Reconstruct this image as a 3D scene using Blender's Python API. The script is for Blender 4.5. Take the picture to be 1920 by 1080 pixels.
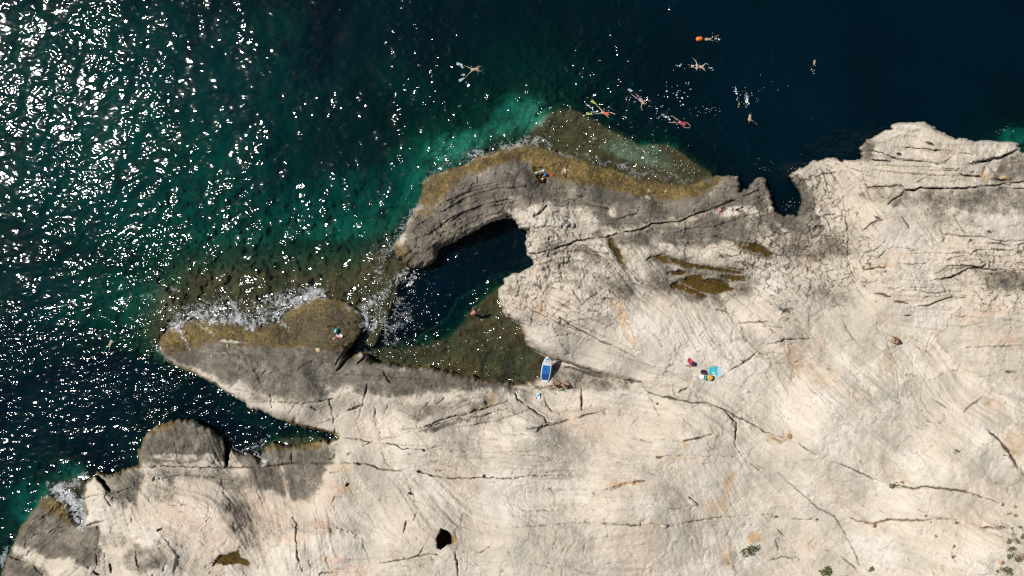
import bpy, math, random
import numpy as np
from mathutils import Vector, Matrix

for o in list(bpy.data.objects):
    bpy.data.objects.remove(o)
SC = bpy.context.scene
COL = SC.collection
random.seed(7)

# ------------------------------------------------------------------ camera, sky, sun, exposure
PXM = 22.0            # photo pixels per metre at sea level
CAMH = 58.2           # camera height over the sea
cam_d = bpy.data.cameras.new('camera')
cam = bpy.data.objects.new('camera', cam_d)
COL.objects.link(cam)
cam.location = (0, 0, CAMH)
cam.rotation_euler = (0, 0, 0)
cam_d.sensor_width = 36
cam_d.lens = 36 * CAMH / (1920 / PXM)
cam_d.clip_end = 2000
SC.camera = cam

SUN_EL = math.radians(50.5)
SUN_H = (-0.925, 0.38)                       # horizontal direction towards the sun
W = bpy.data.worlds.new('World')
SC.world = W
W.use_nodes = True
wn = W.node_tree.nodes
sky = wn.new('ShaderNodeTexSky')
sky.sky_type = 'NISHITA'
sky.sun_disc = False
sky.sun_elevation = SUN_EL
sky.sun_rotation = math.atan2(SUN_H[0], SUN_H[1])
sky.air_density = 1.0
wn['Background'].inputs['Strength'].default_value = 0.05
W.node_tree.links.new(sky.outputs[0], wn['Background'].inputs['Color'])

sd_ = bpy.data.lights.new('sun', 'SUN')
sun = bpy.data.objects.new('sun', sd_)
COL.objects.link(sun)
sd_.energy = 4.6
sd_.angle = math.radians(0.53)
sd_.color = (1.0, 0.965, 0.91)
sv = Vector((SUN_H[0] * math.cos(SUN_EL), SUN_H[1] * math.cos(SUN_EL), math.sin(SUN_EL)))
sun.rotation_euler = sv.to_track_quat('Z', 'Y').to_euler()
sun.location = sv * 200

SC.view_settings.view_transform = 'Standard'
SC.view_settings.look = 'None'
SC.view_settings.exposure = 0.13
SC.view_settings.gamma = 1.0
SC.view_settings.use_curve_mapping = False
SC.render.engine = 'CYCLES'
SC.cycles.use_denoising = False
SC.cycles.use_adaptive_sampling = False
SC.cycles.filter_width = 1.3
SC.cycles.max_bounces = 6
SC.cycles.transparent_max_bounces = 12

# ------------------------------------------------------------------ helpers
def P(px, py, z=0.0):
    """photo point at height z -> world point"""
    k = (CAMH - z) / CAMH / PXM
    return Vector(((px - 960) * k, (540 - py) * k, z))

def tag(o, label=None, cat=None, group=None, kind=None):
    if label: o['label'] = label
    if cat: o['category'] = cat
    if group: o['group'] = group
    if kind: o['kind'] = kind
    return o

def empty(name, loc, rotz=0.0):
    o = bpy.data.objects.new(name, None)
    o.empty_display_size = 0.2
    COL.objects.link(o)
    o.location = loc
    o.rotation_euler = (0, 0, rotz)
    return o

def mesh_obj(name, verts, faces, mat=None, parent=None, smooth=True):
    me = bpy.data.meshes.new(name)
    me.from_pydata([tuple(v) for v in verts], [], faces)
    me.update()
    if smooth:
        me.polygons.foreach_set('use_smooth', [True] * len(me.polygons))
    if mat: me.materials.append(mat)
    o = bpy.data.objects.new(name, me)
    COL.objects.link(o)
    if parent: o.parent = parent
    return o

# ------------------------------------------------------------------ numpy noise
class VN:
    """value noise on a repeating random table"""
    def __init__(s, seed):
        s.t = np.random.RandomState(seed).rand(256, 256).astype(np.float32) * 2 - 1
    def __call__(s, x, y):
        x = x.astype(np.float32); y = y.astype(np.float32)
        fx = np.floor(x); fy = np.floor(y)
        ix = fx.astype(np.int32) & 255; iy = fy.astype(np.int32) & 255
        tx = x - fx; ty = y - fy
        tx = tx * tx * (3 - 2 * tx); ty = ty * ty * (3 - 2 * ty)
        ix1 = (ix + 1) & 255; iy1 = (iy + 1) & 255
        t = s.t
        a = t[iy, ix]; b = t[iy, ix1]; c = t[iy1, ix]; d = t[iy1, ix1]
        a = a + (b - a) * tx; c = c + (d - c) * tx
        return a + (c - a) * ty
def fbm(x, y, seed, octv=4, gain=0.5, rot=True):
    r = 0; amp = 1.0; tot = 0
    for i in range(octv):
        r = r + amp * VN(seed + i * 17)(x, y)
        tot += amp; amp *= gain
        x, y = (1.62 * x + 1.18 * y + 13.7), (-1.18 * x + 1.62 * y + 5.1)
    return r / tot
def ridge(x, y, seed, octv=3):
    r = 0; amp = 1.0; tot = 0
    for i in range(octv):
        r = r + amp * (1 - np.abs(VN(seed + i * 17)(x, y)) * 2)
        tot += amp; amp *= 0.5
        x, y = (1.62 * x + 1.18 * y + 13.7), (-1.18 * x + 1.62 * y + 5.1)
    return r / tot
def sstep(a, b, x):
    t = np.clip((x - a) / (b - a), 0, 1)
    return t * t * (3 - 2 * t)

# ------------------------------------------------------------------ the grid (photo pixel coordinates)
ST = 1.5
X0, X1, Y0, Y1 = -50.0, 1970.0, -50.0, 1130.0
ui = np.arange(X0, X1 + 0.1, ST); vi = np.arange(Y0, Y1 + 0.1, ST)
grow = np.cumsum(3.0 * 1.28 ** np.arange(28))
us = np.concatenate([X0 - grow[::-1], ui, ui[-1] + grow])
vs = np.concatenate([Y0 - grow[::-1], vi, vi[-1] + grow])
NG = len(grow)
U, V = np.meshgrid(us, vs)
U = U.astype(np.float32); V = V.astype(np.float32)
NY, NX = U.shape

# domain-warped coordinates: every hand-drawn line is looked up through these, so edges stay ragged
wx = 3.0 * fbm(U / 26, V / 26, 1, 3) + 1.8 * fbm(U / 7, V / 7, 2, 2)
wy = 3.0 * fbm(U / 26, V / 26, 3, 3) + 1.8 * fbm(U / 7, V / 7, 4, 2)
UW = U + wx; VW = V + wy
UL = U + 3.2 * wx; VL = V + 3.2 * wy      # stronger warp for stains

# coarse lattice for smooth fields
CS = 6.0
cu = np.arange(-400, 2330, CS, dtype=np.float32); cv = np.arange(-400, 1490, CS, dtype=np.float32)
CU, CV = np.meshgrid(cu, cv)
def up(F, x, y):
    fx = np.clip((x - cu[0]) / CS, 0, len(cu) - 1.001); fy = np.clip((y - cv[0]) / CS, 0, len(cv) - 1.001)
    ix = fx.astype(np.int32); iy = fy.astype(np.int32)
    tx = fx - ix; ty = fy - iy
    a = F[iy, ix] * (1 - tx) + F[iy, ix + 1] * tx
    b = F[iy + 1, ix] * (1 - tx) + F[iy + 1, ix + 1] * tx
    return (a * (1 - ty) + b * ty).astype(np.float32)
def ctrl(points, x, y, soft=30.0, pw=1.6):
    num = 0; den = 0
    for p in points:
        w = 1.0 / ((CU - p[0]) ** 2 + (CV - p[1]) ** 2 + soft * soft) ** pw
        num = num + w * p[2]; den = den + w
    return up((num / den).astype(np.float32), x, y)

def sdf(poly, X, Y):
    """signed distance, positive inside"""
    p = np.array(poly, np.float32); n = len(p)
    d2 = np.full(X.shape, 1e12, np.float32); ins = np.zeros(X.shape, bool)
    for i in range(n):
        ax, ay = p[i]; bx, by = p[(i + 1) % n]
        ex, ey = bx - ax, by - ay
        px, py = X - ax, Y - ay
        t = np.clip((px * ex + py * ey) / (ex * ex + ey * ey + 1e-9), 0, 1)
        qx = px - ex * t; qy = py - ey * t
        d2 = np.minimum(d2, qx * qx + qy * qy)
        c = ((ay <= Y) & (by > Y)) | ((by <= Y) & (ay > Y))
        if abs(ey) > 1e-6:
            ins ^= c & (px < (Y - ay) / ey * ex)
    d = np.sqrt(d2)
    return np.where(ins, d, -d)
def csdf(poly, x, y):
    """cheap signed distance through the coarse lattice"""
    return up(sdf(poly, CU, CV), x, y)
def lsdf(poly, X, Y, pad=60):
    """signed distance near a small polygon, exact on the fine grid; -pad elsewhere"""
    p = np.array(poly)
    i0, i1 = np.searchsorted(us, [p[:, 0].min() - pad, p[:, 0].max() + pad])
    j0, j1 = np.searchsorted(vs, [p[:, 1].min() - pad, p[:, 1].max() + pad])
    out = np.full(X.shape, -float(pad), np.float32)
    out[j0:j1, i0:i1] = sdf(poly, X[j0:j1, i0:i1], Y[j0:j1, i0:i1])
    return out

def stroke(field, pts, w, amp, X, Y, mode='gauss', taper=True):
    """max-blend a soft line into field"""
    n = len(pts)
    for i in range(n - 1):
        ax, ay = pts[i]; bx, by = pts[i + 1]
        pad = 3.2 * w + 8
        i0, i1 = np.searchsorted(us, [min(ax, bx) - pad, max(ax, bx) + pad])
        j0, j1 = np.searchsorted(vs, [min(ay, by) - pad, max(ay, by) + pad])
        if i1 <= i0 or j1 <= j0: continue
        x = X[j0:j1, i0:i1] - ax; y = Y[j0:j1, i0:i1] - ay
        ex, ey = bx - ax, by - ay
        t = np.clip((x * ex + y * ey) / (ex * ex + ey * ey + 1e-9), 0, 1)
        d2 = (x - ex * t) ** 2 + (y - ey * t) ** 2
        if taper:
            g = (i + t) / (n - 1)
            ww = w * (0.45 + 0.55 * np.sin(np.pi * np.clip(g * 0.9 + 0.05, 0, 1)))
        else:
            ww = w
        f = amp * np.exp(-d2 / (ww * ww))
        field[j0:j1, i0:i1] = np.maximum(field[j0:j1, i0:i1], f)

# ------------------------------------------------------------------ coast
COAST = [(-5000, 9000), (-900, 2200), (-300, 1500), (-40, 1160), (0, 1095), (12, 1050), (25, 1020), (40, 985), (60, 955), (78, 935), (92, 927),
 (110, 932), (124, 940), (130, 962), (140, 984), (154, 984), (160, 965), (154, 940), (158, 915), (168, 898), (182, 888), (205, 888), (235, 880), (262, 871), (258, 845),
 (268, 820), (285, 803), (310, 791), (340, 785), (370, 790), (400, 805), (420, 822), (433, 838), (450, 850), (466, 848), (478, 852), (488, 862),
 (496, 838), (512, 828), (545, 834), (580, 829), (600, 826), (618, 829), (633, 821), (625, 815), (590, 807), (555, 797), (520, 784), (495, 774),
 (470, 767), (455, 754), (440, 745), (425, 737), (400, 720), (370, 705), (340, 690), (315, 678), (303, 664), (298, 650), (301, 632), (312, 616),
 (335, 604), (365, 600), (400, 596), (450, 604), (490, 612), (520, 606), (536, 588), (560, 568), (590, 556), (630, 558), (655, 570), (675, 582),
 (688, 600), (684, 618), (676, 634), (664, 650), (652, 664), (660, 668), (676, 656), (690, 664), (700, 679), (740, 682), (790, 685), (830, 692), (870, 702), (920, 713), (962, 717),
 (990, 716), (1012, 706), (1024, 690), (1020, 670), (1000, 655), (985, 640), (975, 610), (950, 592), (938, 570), (935, 545), (945, 525), (960, 515),
 (985, 507), (1003, 496), (990, 480), (985, 455), (988, 436), (975, 430), (965, 415), (950, 406), (930, 414), (905, 424), (870, 440), (845, 455),
 (825, 470), (815, 490), (800, 501), (775, 501), (758, 492), (745, 486), (735, 466), (745, 450), (755, 435), (762, 418), (770, 405), (785, 385),
 (788, 360), (792, 343), (812, 327), (850, 314), (880, 300), (905, 290), (940, 280), (970, 270), (1000, 274), (1040, 287), (1090, 299), (1140, 314), (1180, 327),
 (1220, 337), (1260, 345), (1300, 344), (1330, 334), (1345, 329), (1385, 327), (1387, 344), (1391, 356), (1402, 353), (1412, 341), (1420, 336),
 (1434, 337), (1438, 350), (1446, 365), (1450, 385), (1455, 398), (1470, 404), (1495, 404), (1503, 390), (1500, 370), (1490, 345), (1477, 328),
 (1500, 315), (1530, 302), (1550, 296), (1565, 297), (1580, 301), (1613, 300), (1617, 285), (1615, 275), (1625, 262), (1650, 250), (1668, 240),
 (1672, 232), (1700, 229), (1730, 230), (1750, 240), (1768, 250), (1790, 258), (1830, 264), (1890, 266), (1905, 270), (1920, 288), (1960, 300), (2100, 270),
 (2300, 320), (3000, 240), (9000, 300), (9000, 9000)]
D = sdf(COAST, UW, VW)                 # px, positive on land
D = D + 3.2 * fbm(U / 15, V / 15, 6, 5, .6) * sstep(-40, -2, -np.abs(D))

# ------------------------------------------------------------------ strata direction field + line-integral grain
DIRS = [(1750,300,3),(1850,345,-3),(1650,300,8),(1545,345,70),(1500,350,75),(1600,400,60),(1750,420,62),(1850,450,8),(1700,490,5),(1800,500,-10),(1750,560,0),
 (1500,420,38),(1480,450,42),(1400,430,32),(1350,480,8),(1320,520,8),(1200,480,50),(1170,520,57),(1230,560,40),(1120,520,20),(1030,480,-15),
 (1150,440,-10),(1300,405,-20),(1420,380,-25),(900,400,-25),(850,440,-35),(950,390,-10),(800,470,-45),(830,360,-30),(1000,340,10),(1150,380,10),(1000,560,25),(1060,600,28),(1130,650,25),(1200,620,55),
 (1280,600,65),(1330,600,60),(1400,650,50),(1450,700,55),(1400,760,35),(1350,690,30),(1250,740,10),(1100,690,15),(1000,760,30),(1080,780,-10),
 (1600,750,40),(1560,850,35),(1650,880,35),(1500,900,40),(1750,700,60),(1750,800,45),(1850,900,30),(1700,950,10),(1850,650,0),(1600,600,50),(1500,570,30),
 (1200,850,0),(1050,880,0),(1000,830,-5),(1200,980,-3),(1350,900,60),(1300,1000,80),(1500,1000,45),(880,780,-18),(800,800,-10),(700,760,80),(850,850,0),
 (820,920,45),(750,950,60),(850,960,40),(900,1000,10),(700,1050,0),(560,900,80),(560,1000,85),(450,950,60),(350,900,10),(350,1000,20),(250,1000,70),
 (120,1010,-40),(350,830,80),(500,720,20),(420,690,25),(650,700,0),(800,720,5),(700,790,75),(600,610,10)]
c2 = ctrl([(a, b, math.cos(2 * math.radians(t))) for a, b, t in DIRS], UL, VL, 25, 1.8)
s2 = ctrl([(a, b, math.sin(2 * math.radians(t))) for a, b, t in DIRS], UL, VL, 25, 1.8)
TH = 0.5 * np.arctan2(s2, c2) + 0.22 * fbm(U / 60, V / 60, 9, 3)
IN = (slice(NG, NY - NG), slice(NG, NX - NG))
ny, nx = NY - 2 * NG, NX - 2 * NG
ct = np.cos(TH[IN]); st_ = np.sin(TH[IN])
def lic(noise, L, ds=1.0):
    """average noise along the direction field, in grid cells; deviation normalised to 1"""
    jj, ii = np.mgrid[0:ny, 0:nx].astype(np.float32)
    acc = np.zeros((ny, nx), np.float32)
    for sgn in (1, -1):
        x = ii.copy(); y = jj.copy()
        dx0 = ct * sgn; dy0 = st_ * sgn
        for k in range(L):
            a = np.clip(np.rint(x), 0, nx - 1).astype(np.int32); b = np.clip(np.rint(y), 0, ny - 1).astype(np.int32)
            acc += noise[b, a]
            cx = ct[b, a]; cy = st_[b, a]
            f = np.where(cx * dx0 + cy * dy0 < 0, -1.0, 1.0)
            dx0 = cx * f; dy0 = cy * f
            x += dx0 * ds; y += dy0 * ds
    acc -= acc.mean(); acc /= acc.std()
    return acc
def full(a):
    fade = np.minimum(np.clip(1 - (X0 - U) / 40, 0, 1) * np.clip(1 - (U - X1) / 40, 0, 1), np.clip(1 - (Y0 - V) / 40, 0, 1) * np.clip(1 - (V - Y1) / 40, 0, 1))
    return np.pad(a, NG, mode='edge') * fade      # beyond the surveyed area the grain fades out
rs = np.random.RandomState(5)
white = rs.randn(ny, nx).astype(np.float32)
u_in, v_in = U[IN], V[IN]
LIC1 = full(lic(white, 16))                                     # thin grain
LIC2 = full(lic(VN(31)(u_in / 4.5, v_in / 4.5), 30, 1.3))        # medium beds
LIC3 = full(lic(VN(33)(u_in / 13, v_in / 13), 36, 2.4))          # broad beds

# how strongly bedded / broken the rock is (0..1)
GRAIN = ctrl([(1750,300,.8),(1850,345,.8),(1550,340,.7),(1700,420,.35),(1850,420,.35),(1800,490,1),(1750,540,.9),(1620,470,.7),(1530,430,1),(1450,420,1),(1350,500,1),
 (1200,490,1),(1120,500,1),(1030,470,.9),(1150,540,.8),(1230,580,.5),(1000,570,.8),(1080,600,.7),(1100,650,.4),(1250,640,.3),(1330,610,.55),(1400,650,.6),
 (1300,720,.6),(1480,650,.7),(1400,760,.5),(900,400,.8),(850,440,.9),(1100,400,.5),(1300,400,.7),(1600,620,.4),(1700,650,.35),(1850,650,.35),(1560,720,.5),(1600,850,.35),(1750,850,.35),
 (1850,780,.4),(1450,850,.3),(1300,850,.3),(1150,850,.35),(1020,840,.6),(1200,1000,.2),(1400,1000,.35),(1700,1000,.3),(1880,1020,.5),(900,860,.5),(800,900,.6),(700,950,.4),
 (950,1000,.35),(600,950,.5),(400,920,.5),(300,1000,.4),(100,1020,.5),(350,840,.4),(500,720,.4),(700,780,.3),(850,720,.4),(900,790,.5),(1060,760,.6)], UL, VL, 40, 1.6)

D = D + 1.3 * LIC2 * GRAIN * sstep(28, 3, np.abs(D))
# ------------------------------------------------------------------ land height
ZP = [(330,640,.35),(450,640,.6),(560,600,.4),(640,600,.5),(450,690,1.9),(560,740,2.6),(620,690,1.5),(700,730,2.3),(860,740,2.1),(950,740,1.6),(1010,705,.25),(1030,705,.6),(1030,735,1.0),
 (1080,712,1.0),(1120,745,1.9),(1160,740,2.2),(800,370,.8),(760,430,1.3),(850,380,2.0),(900,350,1.9),(960,350,1.9),(1000,290,.25),(1050,310,.35),(1150,335,.45),(1250,355,.5),(1330,345,.7),
 (1100,380,1.9),(1200,410,2.2),(1300,400,2.0),(1400,360,1.5),(1440,350,1.1),(1440,385,1.6),(930,395,2.5),(860,420,2.2),(1020,430,2.9),(1000,500,3.0),(960,560,3.0),(1040,640,2.9),(1150,690,3.2),(1100,560,3.5),
 (1250,520,3.0),(1320,530,2.9),(1420,460,3.2),(1250,640,3.8),(1330,700,4.0),(1500,350,3),(1480,425,2.4),(1650,280,4),(1750,300,4.6),(1900,300,4),(1700,420,5),
 (1850,450,5.2),(1700,600,6),(1880,600,7),(1600,800,7),(1850,900,9),(1900,1070,10.5),(1300,850,5),(1200,950,6),(1000,850,4),(1000,1050,6),(800,850,3.5),
 (800,1050,5.5),(650,900,3),(550,880,1.3),(560,845,.6),(600,1050,4.5),(400,1000,3.6),(350,840,1.3),(450,850,.6),(470,900,1.4),(220,950,2.2),(100,1000,.55),(110,960,.4),(60,1040,.8),(150,1060,2.2),
 (300,1060,4),(1400,700,4.5),(1500,600,5),(1200,1400,9),(2200,800,13),(2200,300,5),(400,1400,7),(2200,1400,15)]
ZC = ctrl(ZP, U, V, 24, 1.9)
EW = ctrl([(1000,290,16),(1150,330,14),(1300,345,10),(820,350,12),(400,620,12),(600,570,14),(300,640,4),(450,740,1.3),(600,810,1.2),(900,420,1.3),(960,480,1.2),(360,690,1.6),(1400,345,1.1),
 (1450,370,1.0),(1500,370,1.0),(1650,250,1.0),(1550,300,1.0),(1800,260,1.1),(940,560,1.3),(800,690,4),(950,715,6),(300,800,3),(100,950,8),(560,835,8),(350,790,3)], U, V, 30, 1.6)
land = np.clip(D, 0, None)
prof = 1 - np.exp(-land / EW)
Z = ZC * prof
inland = sstep(0, 30, land)
Z += inland * (0.35 * fbm(U / 90, V / 90, 41, 4) + 0.10 * fbm(U / 22, V / 22, 45, 4))
LEDGES = [([(1615,292),(1650,302),(1672,304)],-1,.35,25),([(1622,282),(1672,294),(1730,302),(1765,307)],-1,.30,22),([(1680,277),(1752,282),(1795,283),(1825,290)],-1,.35,20),([(1820,305),(1845,303),(1870,298),(1890,290),(1910,280)],-1,.75,25),
 ([(1625,353),(1692,350),(1697,357),(1725,352),(1802,353),(1877,346),(1970,338)],-1,.55,40),([(1750,318),(1790,321),(1812,322)],-1,.3,14),([(1800,328),(1842,333)],-1,.35,14),([(1696,357),(1692,365),(1665,383)],1,.45,20),([(1852,336),(1900,336)],-1,.3,12),
 ([(1582,367),(1584,387),(1585,410),(1590,445),(1589,480),(1600,520)],1,.35,25),([(1535,310),(1552,352),(1556,370)],1,.2,14),([(1765,441),(1840,444),(1880,455),(1925,450)],-1,.35,20),([(1823,456),(1865,458),(1900,462),(1925,457)],-1,.3,14),([(1745,526),(1795,515),(1817,506),(1850,497)],-1,.5,18),
 ([(1770,506),(1815,500),(1865,506),(1925,506)],-1,.4,14),([(1618,431),(1652,413)],-1,.4,16),([(1625,507),(1662,501)],-1,.3,14),([(1675,496),(1745,495)],-1,.3,12),([(1820,478),(1830,471),(1850,468),(1920,472)],-1,.35,14),([(1690,546),(1755,551),(1800,545)],-1,.25,14),([(1636,550),(1672,557)],-1,.3,12),
 ([(1715,576),(1760,565),(1810,558)],-1,.3,14),([(1440,645),(1470,638),(1520,636)],-1,.3,16),([(987,478),(1055,463),(1120,448),(1200,432),(1277,415),(1350,387),(1422,357)],1,.25,25),([(1085,455),(1120,475),(1150,500),(1180,530),(1225,545)],-1,.35,30),([(1172,500),(1205,532),(1235,560),(1270,580)],-1,.25,20),
 ([(960,562),(1047,605),(1122,637),(1190,670)],-1,.35,25),([(985,545),(1042,577),(1090,600)],-1,.3,18),([(1040,561),(1090,590),(1130,610)],-1,.25,16),([(1202,716),(1225,741),(1272,751),(1325,758),(1380,781),(1435,811),(1480,828)],-1,.40,22),([(1275,800),(1285,775),(1310,757),(1350,765),(1372,785),(1380,810),(1378,835)],1,.35,25),
 ([(1395,612),(1398,632),(1414,652),(1440,672)],-1,.35,20),([(1300,600),(1330,650),(1370,690)],-1,.2,30),([(1590,728),(1640,773),(1677,783),(1725,803)],-1,.30,22),([(1853,808),(1875,827),(1895,855),(1925,895)],1,.8,35),([(1495,831),(1540,859),(1610,886),(1660,908)],-1,.25,18),([(1690,913),(1775,919),(1840,933),(1875,945)],-1,.25,16),
 ([(965,736),(987,758),(1020,783),(1042,796)],-1,.35,18),([(990,805),(1042,796),(1100,778),(1138,771)],1,.3,18),([(256,876),(350,876),(437,878),(520,873)],1,.25,25),([(755,806),(817,793),(870,778),(955,753)],1,.2,16),([(1127,921),(1172,908),(1212,902)],-1,.3,14),([(1280,828),(1307,823),(1337,815)],-1,.3,14),
 ([(760,455),(800,440),(850,405),(900,385),(950,372),(985,380)],-1,.4,22),([(770,430),(820,400),(870,372),(930,352),(980,350)],-1,.3,18),([(800,470),(840,440),(880,420)],-1,.4,12),([(1030,350),(1100,372),(1180,392)],-1,.3,20),([(632,783),(657,768),(682,760),(687,722)],1,.25,20),([(300,1000),(330,1040),(325,1075)],1,.2,25),
 ([(1460,430),(1500,455),(1540,490)],-1,.4,16),([(1440,450),(1480,480),(1520,515)],-1,.35,14),([(1320,455),(1370,480),(1420,500)],-1,.3,14),([(1280,560),(1340,580),(1375,590)],-1,.3,14),([(1130,660),(1240,690),(1300,720)],-1,.2,20)]
BEDS = [[(1125,455),(1150,490),(1175,520),(1210,545),(1260,565)],[(1100,465),(1130,500),(1155,530),(1190,560),(1240,580)],[(1165,450),(1190,480),(1215,520),(1250,548)],[(1205,468),(1215,498),(1240,522)],[(1075,475),(1105,510),(1140,545),(1170,575)],
 [(1440,430),(1470,445),(1500,470),(1530,500)],[(1462,420),(1495,440),(1530,470),(1560,500)],[(1330,455),(1380,470),(1440,490),(1490,520)],[(1410,445),(1450,470),(1490,500)],[(1640,311),(1700,313),(1800,316)],[(1650,322),(1720,327),(1790,330)],[(1700,475),(1780,474),(1830,478),(1920,482)],
 [(1740,488),(1810,489),(1920,492)],[(1690,513),(1740,512),(1800,508)],[(1840,513),(1920,515)],[(1640,541),(1700,538),(1760,541)],[(1600,530),(1680,525),(1740,527)],[(1720,558),(1790,553),(1860,556)],[(1000,575),(1060,600),(1130,630),(1200,660)],[(990,595),(1050,618),(1120,645)],[(1020,555),(1080,585),(1140,612)],
 [(1250,600),(1275,640),(1300,680)],[(1300,590),(1330,640),(1360,690)],[(1150,560),(1185,620),(1200,660)],[(1480,640),(1540,690),(1610,760),(1680,800)],[(1450,660),(1520,730),(1590,800),(1660,850)],[(1560,640),(1620,700),(1660,770)],[(1430,620),(1450,640),(1440,665),(1400,680)],[(1420,600),(1470,625),(1475,660),(1430,690)],
 [(780,470),(815,432),(860,405),(910,388),(960,380)],[(790,410),(830,380),(880,360),(940,345)],[(1040,365),(1110,385),(1190,400),(1260,398)],[(1280,430),(1340,425),(1400,405),(1440,395)],[(1380,610),(1400,640),(1430,660),(1470,665)],[(620,700),(700,705),(800,712),(900,730)],[(860,800),(930,790),(1000,765)],[(700,830),(800,838),(900,850),(1000,845)],[(960,850),(1060,862),(1180,868)]]
LEDGES += [(q, -1, .20, 13) for q in BEDS]
LF = np.zeros_like(Z)
LX = U + 0.7 * wx; LY = V + 0.7 * wy
for pts, sdn, h_, fall in LEDGES:
    # nearest segment decides the side, so the step follows the whole line
    p_ = np.array(pts); pad = 3.5 * fall
    i0, i1 = np.searchsorted(us, [p_[:, 0].min() - pad, p_[:, 0].max() + pad]); j0, j1 = np.searchsorted(vs, [p_[:, 1].min() - pad, p_[:, 1].max() + pad])
    x = LX[j0:j1, i0:i1]; y = LY[j0:j1, i0:i1]
    best = np.full(x.shape, 1e9, np.float32); sg = np.zeros_like(best); gt = np.zeros_like(best)
    for k in range(len(pts) - 1):
        ax, ay = pts[k]; bx, by = pts[k + 1]; ex, ey = bx - ax, by - ay
        t = ((x - ax) * ex + (y - ay) * ey) / (ex * ex + ey * ey); tc = np.clip(t, 0, 1)
        d = np.hypot(x - ax - ex * tc, y - ay - ey * tc); n_ = d < best
        best = np.where(n_, d, best); sg = np.where(n_, np.sign(ex * (y - ay) - ey * (x - ax)) * sdn, sg); gt = np.where(n_, (k + t) / (len(pts) - 1), gt)
    sd2 = best * sg
    endf = sstep(-.12, .10, gt) * sstep(1.12, .90, gt)
    LF[j0:j1, i0:i1] += h_ * endf * sstep(-.6, 1.2, sd2) * np.exp(-np.clip(sd2, 0, None) / fall)
Z += inland * LF * (0.65 + 0.5 * fbm(U / 30, V / 30, 57, 3))
# broken blocks: cell network with a jump in height from block to block
def cells(X, Y, size, seed):
    t = np.random.RandomState(seed).rand(3, 64, 64).astype(np.float32)
    gx = X / size; gy = Y / size
    ix = np.floor(gx).astype(np.int32); iy = np.floor(gy).astype(np.int32)
    f1 = np.full(X.shape, 9.0, np.float32); f2 = f1.copy(); cid = np.zeros(X.shape, np.float32)
    for a in (-1, 0, 1):
        for c in (-1, 0, 1):
            jx = (ix + a) & 63; jy = (iy + c) & 63
            d = np.hypot(ix + a + t[0, jy, jx] - gx, iy + c + t[1, jy, jx] - gy)
            near = d < f1
            f2 = np.where(near, f1, np.minimum(f2, d)); cid = np.where(near, t[2, jy, jx], cid); f1 = np.minimum(f1, d)
    return f2 - f1, cid
BROK = ctrl([(1540,430,1),(1480,450,.9),(1570,455,1),(1600,400,.4),(1400,445,.9),(1030,450,1),(1040,500,.8),(1000,420,.6),(1100,520,.6),(1350,470,.6),(1180,460,.35),(1700,360,.25),(1650,320,.3),(1850,320,.5),(1800,495,.6),(1880,505,.8),
 (1700,430,.1),(1850,400,.05),(1250,620,.05),(1060,590,.35),(1100,690,.2),(1300,740,.35),(1400,730,.3),(1600,650,0),(1800,650,.1),(1600,850,0),(1800,850,.05),(1300,900,0),(1000,900,.1),(800,900,.05),(600,950,.1),(350,950,.12),(150,1000,.2),(500,700,.1),(850,740,.1),(1000,770,.3),(900,380,.5),(850,440,.65),(800,440,.6),(960,390,.5),(1150,390,.4),(1300,400,.35),(600,600,.3),(400,630,.2)], UL, VL, 30, 1.7)
ce, cid = cells(U + 2.6 * wx, V + 2.6 * wy, 15.0, 61)
ce2, cid2 = cells(U + 2.2 * wx + 40, V + 2.2 * wy, 36.0, 62)
bm1 = sstep(.34, .75, BROK + 0.25 * fbm(U / 40, V / 40, 63, 3)); bm2 = sstep(.10, .5, BROK + 0.25 * fbm(U / 70, V / 70, 64, 3))
Z += inland * (bm1 * 0.22 * (cid - .5) + bm2 * 0.22 * (cid2 - .5))
ce3, cid3 = cells(U + 2.0 * wx + 90, V + 2.0 * wy, 8.5, 66)
bm3 = sstep(.40, .8, BROK + 0.3 * fbm(U / 30, V / 30, 67, 3))
Z += inland * bm3 * 0.12 * (cid3 - .5)
# big slabs and their smaller plates: each with its own tint and a small step at the joint
sw_x = U + 3.4 * wx + 16 * fbm(U / 70, V / 70, 151, 3); sw_y = V + 3.4 * wy + 16 * fbm(U / 70, V / 70, 155, 3)
ct2 = np.cos(.6); st2 = np.sin(.6)
q1 = sw_x * ct2 + sw_y * st2; q2 = -sw_x * st2 + sw_y * ct2
se1, sid1 = cells(q1 * .75 + 300, q2 * 1.25 + 900, 105.0, 71)
se2, sid2 = cells(q1 * .8 + 700, q2 * 1.3 + 100, 42.0, 72)
SLAB = (sid1 - .5) * .62 + (sid2 - .5) * .38
Z += inland * (0.12 * (sid1 - .5) + 0.05 * (sid2 - .5))
JOINT = 0.55 * np.maximum(sstep(.035, .012, se1) * sstep(-.05, .25, fbm(U / 35, V / 35, 73, 3)), .8 * sstep(.06, .02, se2) * sstep(.12, .38, fbm(U / 30, V / 30, 74, 3)))
NET = np.maximum(bm3 * .55 * sstep(.2, .05, ce3) * sstep(-.2, .2, fbm(U / 12, V / 12, 68, 2)), np.maximum(bm1 * sstep(.16, .03, ce), 0.8 * bm2 * sstep(.075, .02, ce2) * sstep(-.1, .25, fbm(U / 25, V / 25, 65, 3))))
bed = LIC2 * 0.5 + LIC3 * 0.9
terr = np.tanh(2.2 * bed) * 0.5 + 0.25 * bed                       # bedding steps
Z += sstep(0, 14, land) * GRAIN * (0.085 * terr + 0.007 * LIC1)
Z += sstep(2, 12, land) * (0.022 * fbm(U / 5, V / 5, 52, 3) + 0.008 * rs.randn(NY, NX))

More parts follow.
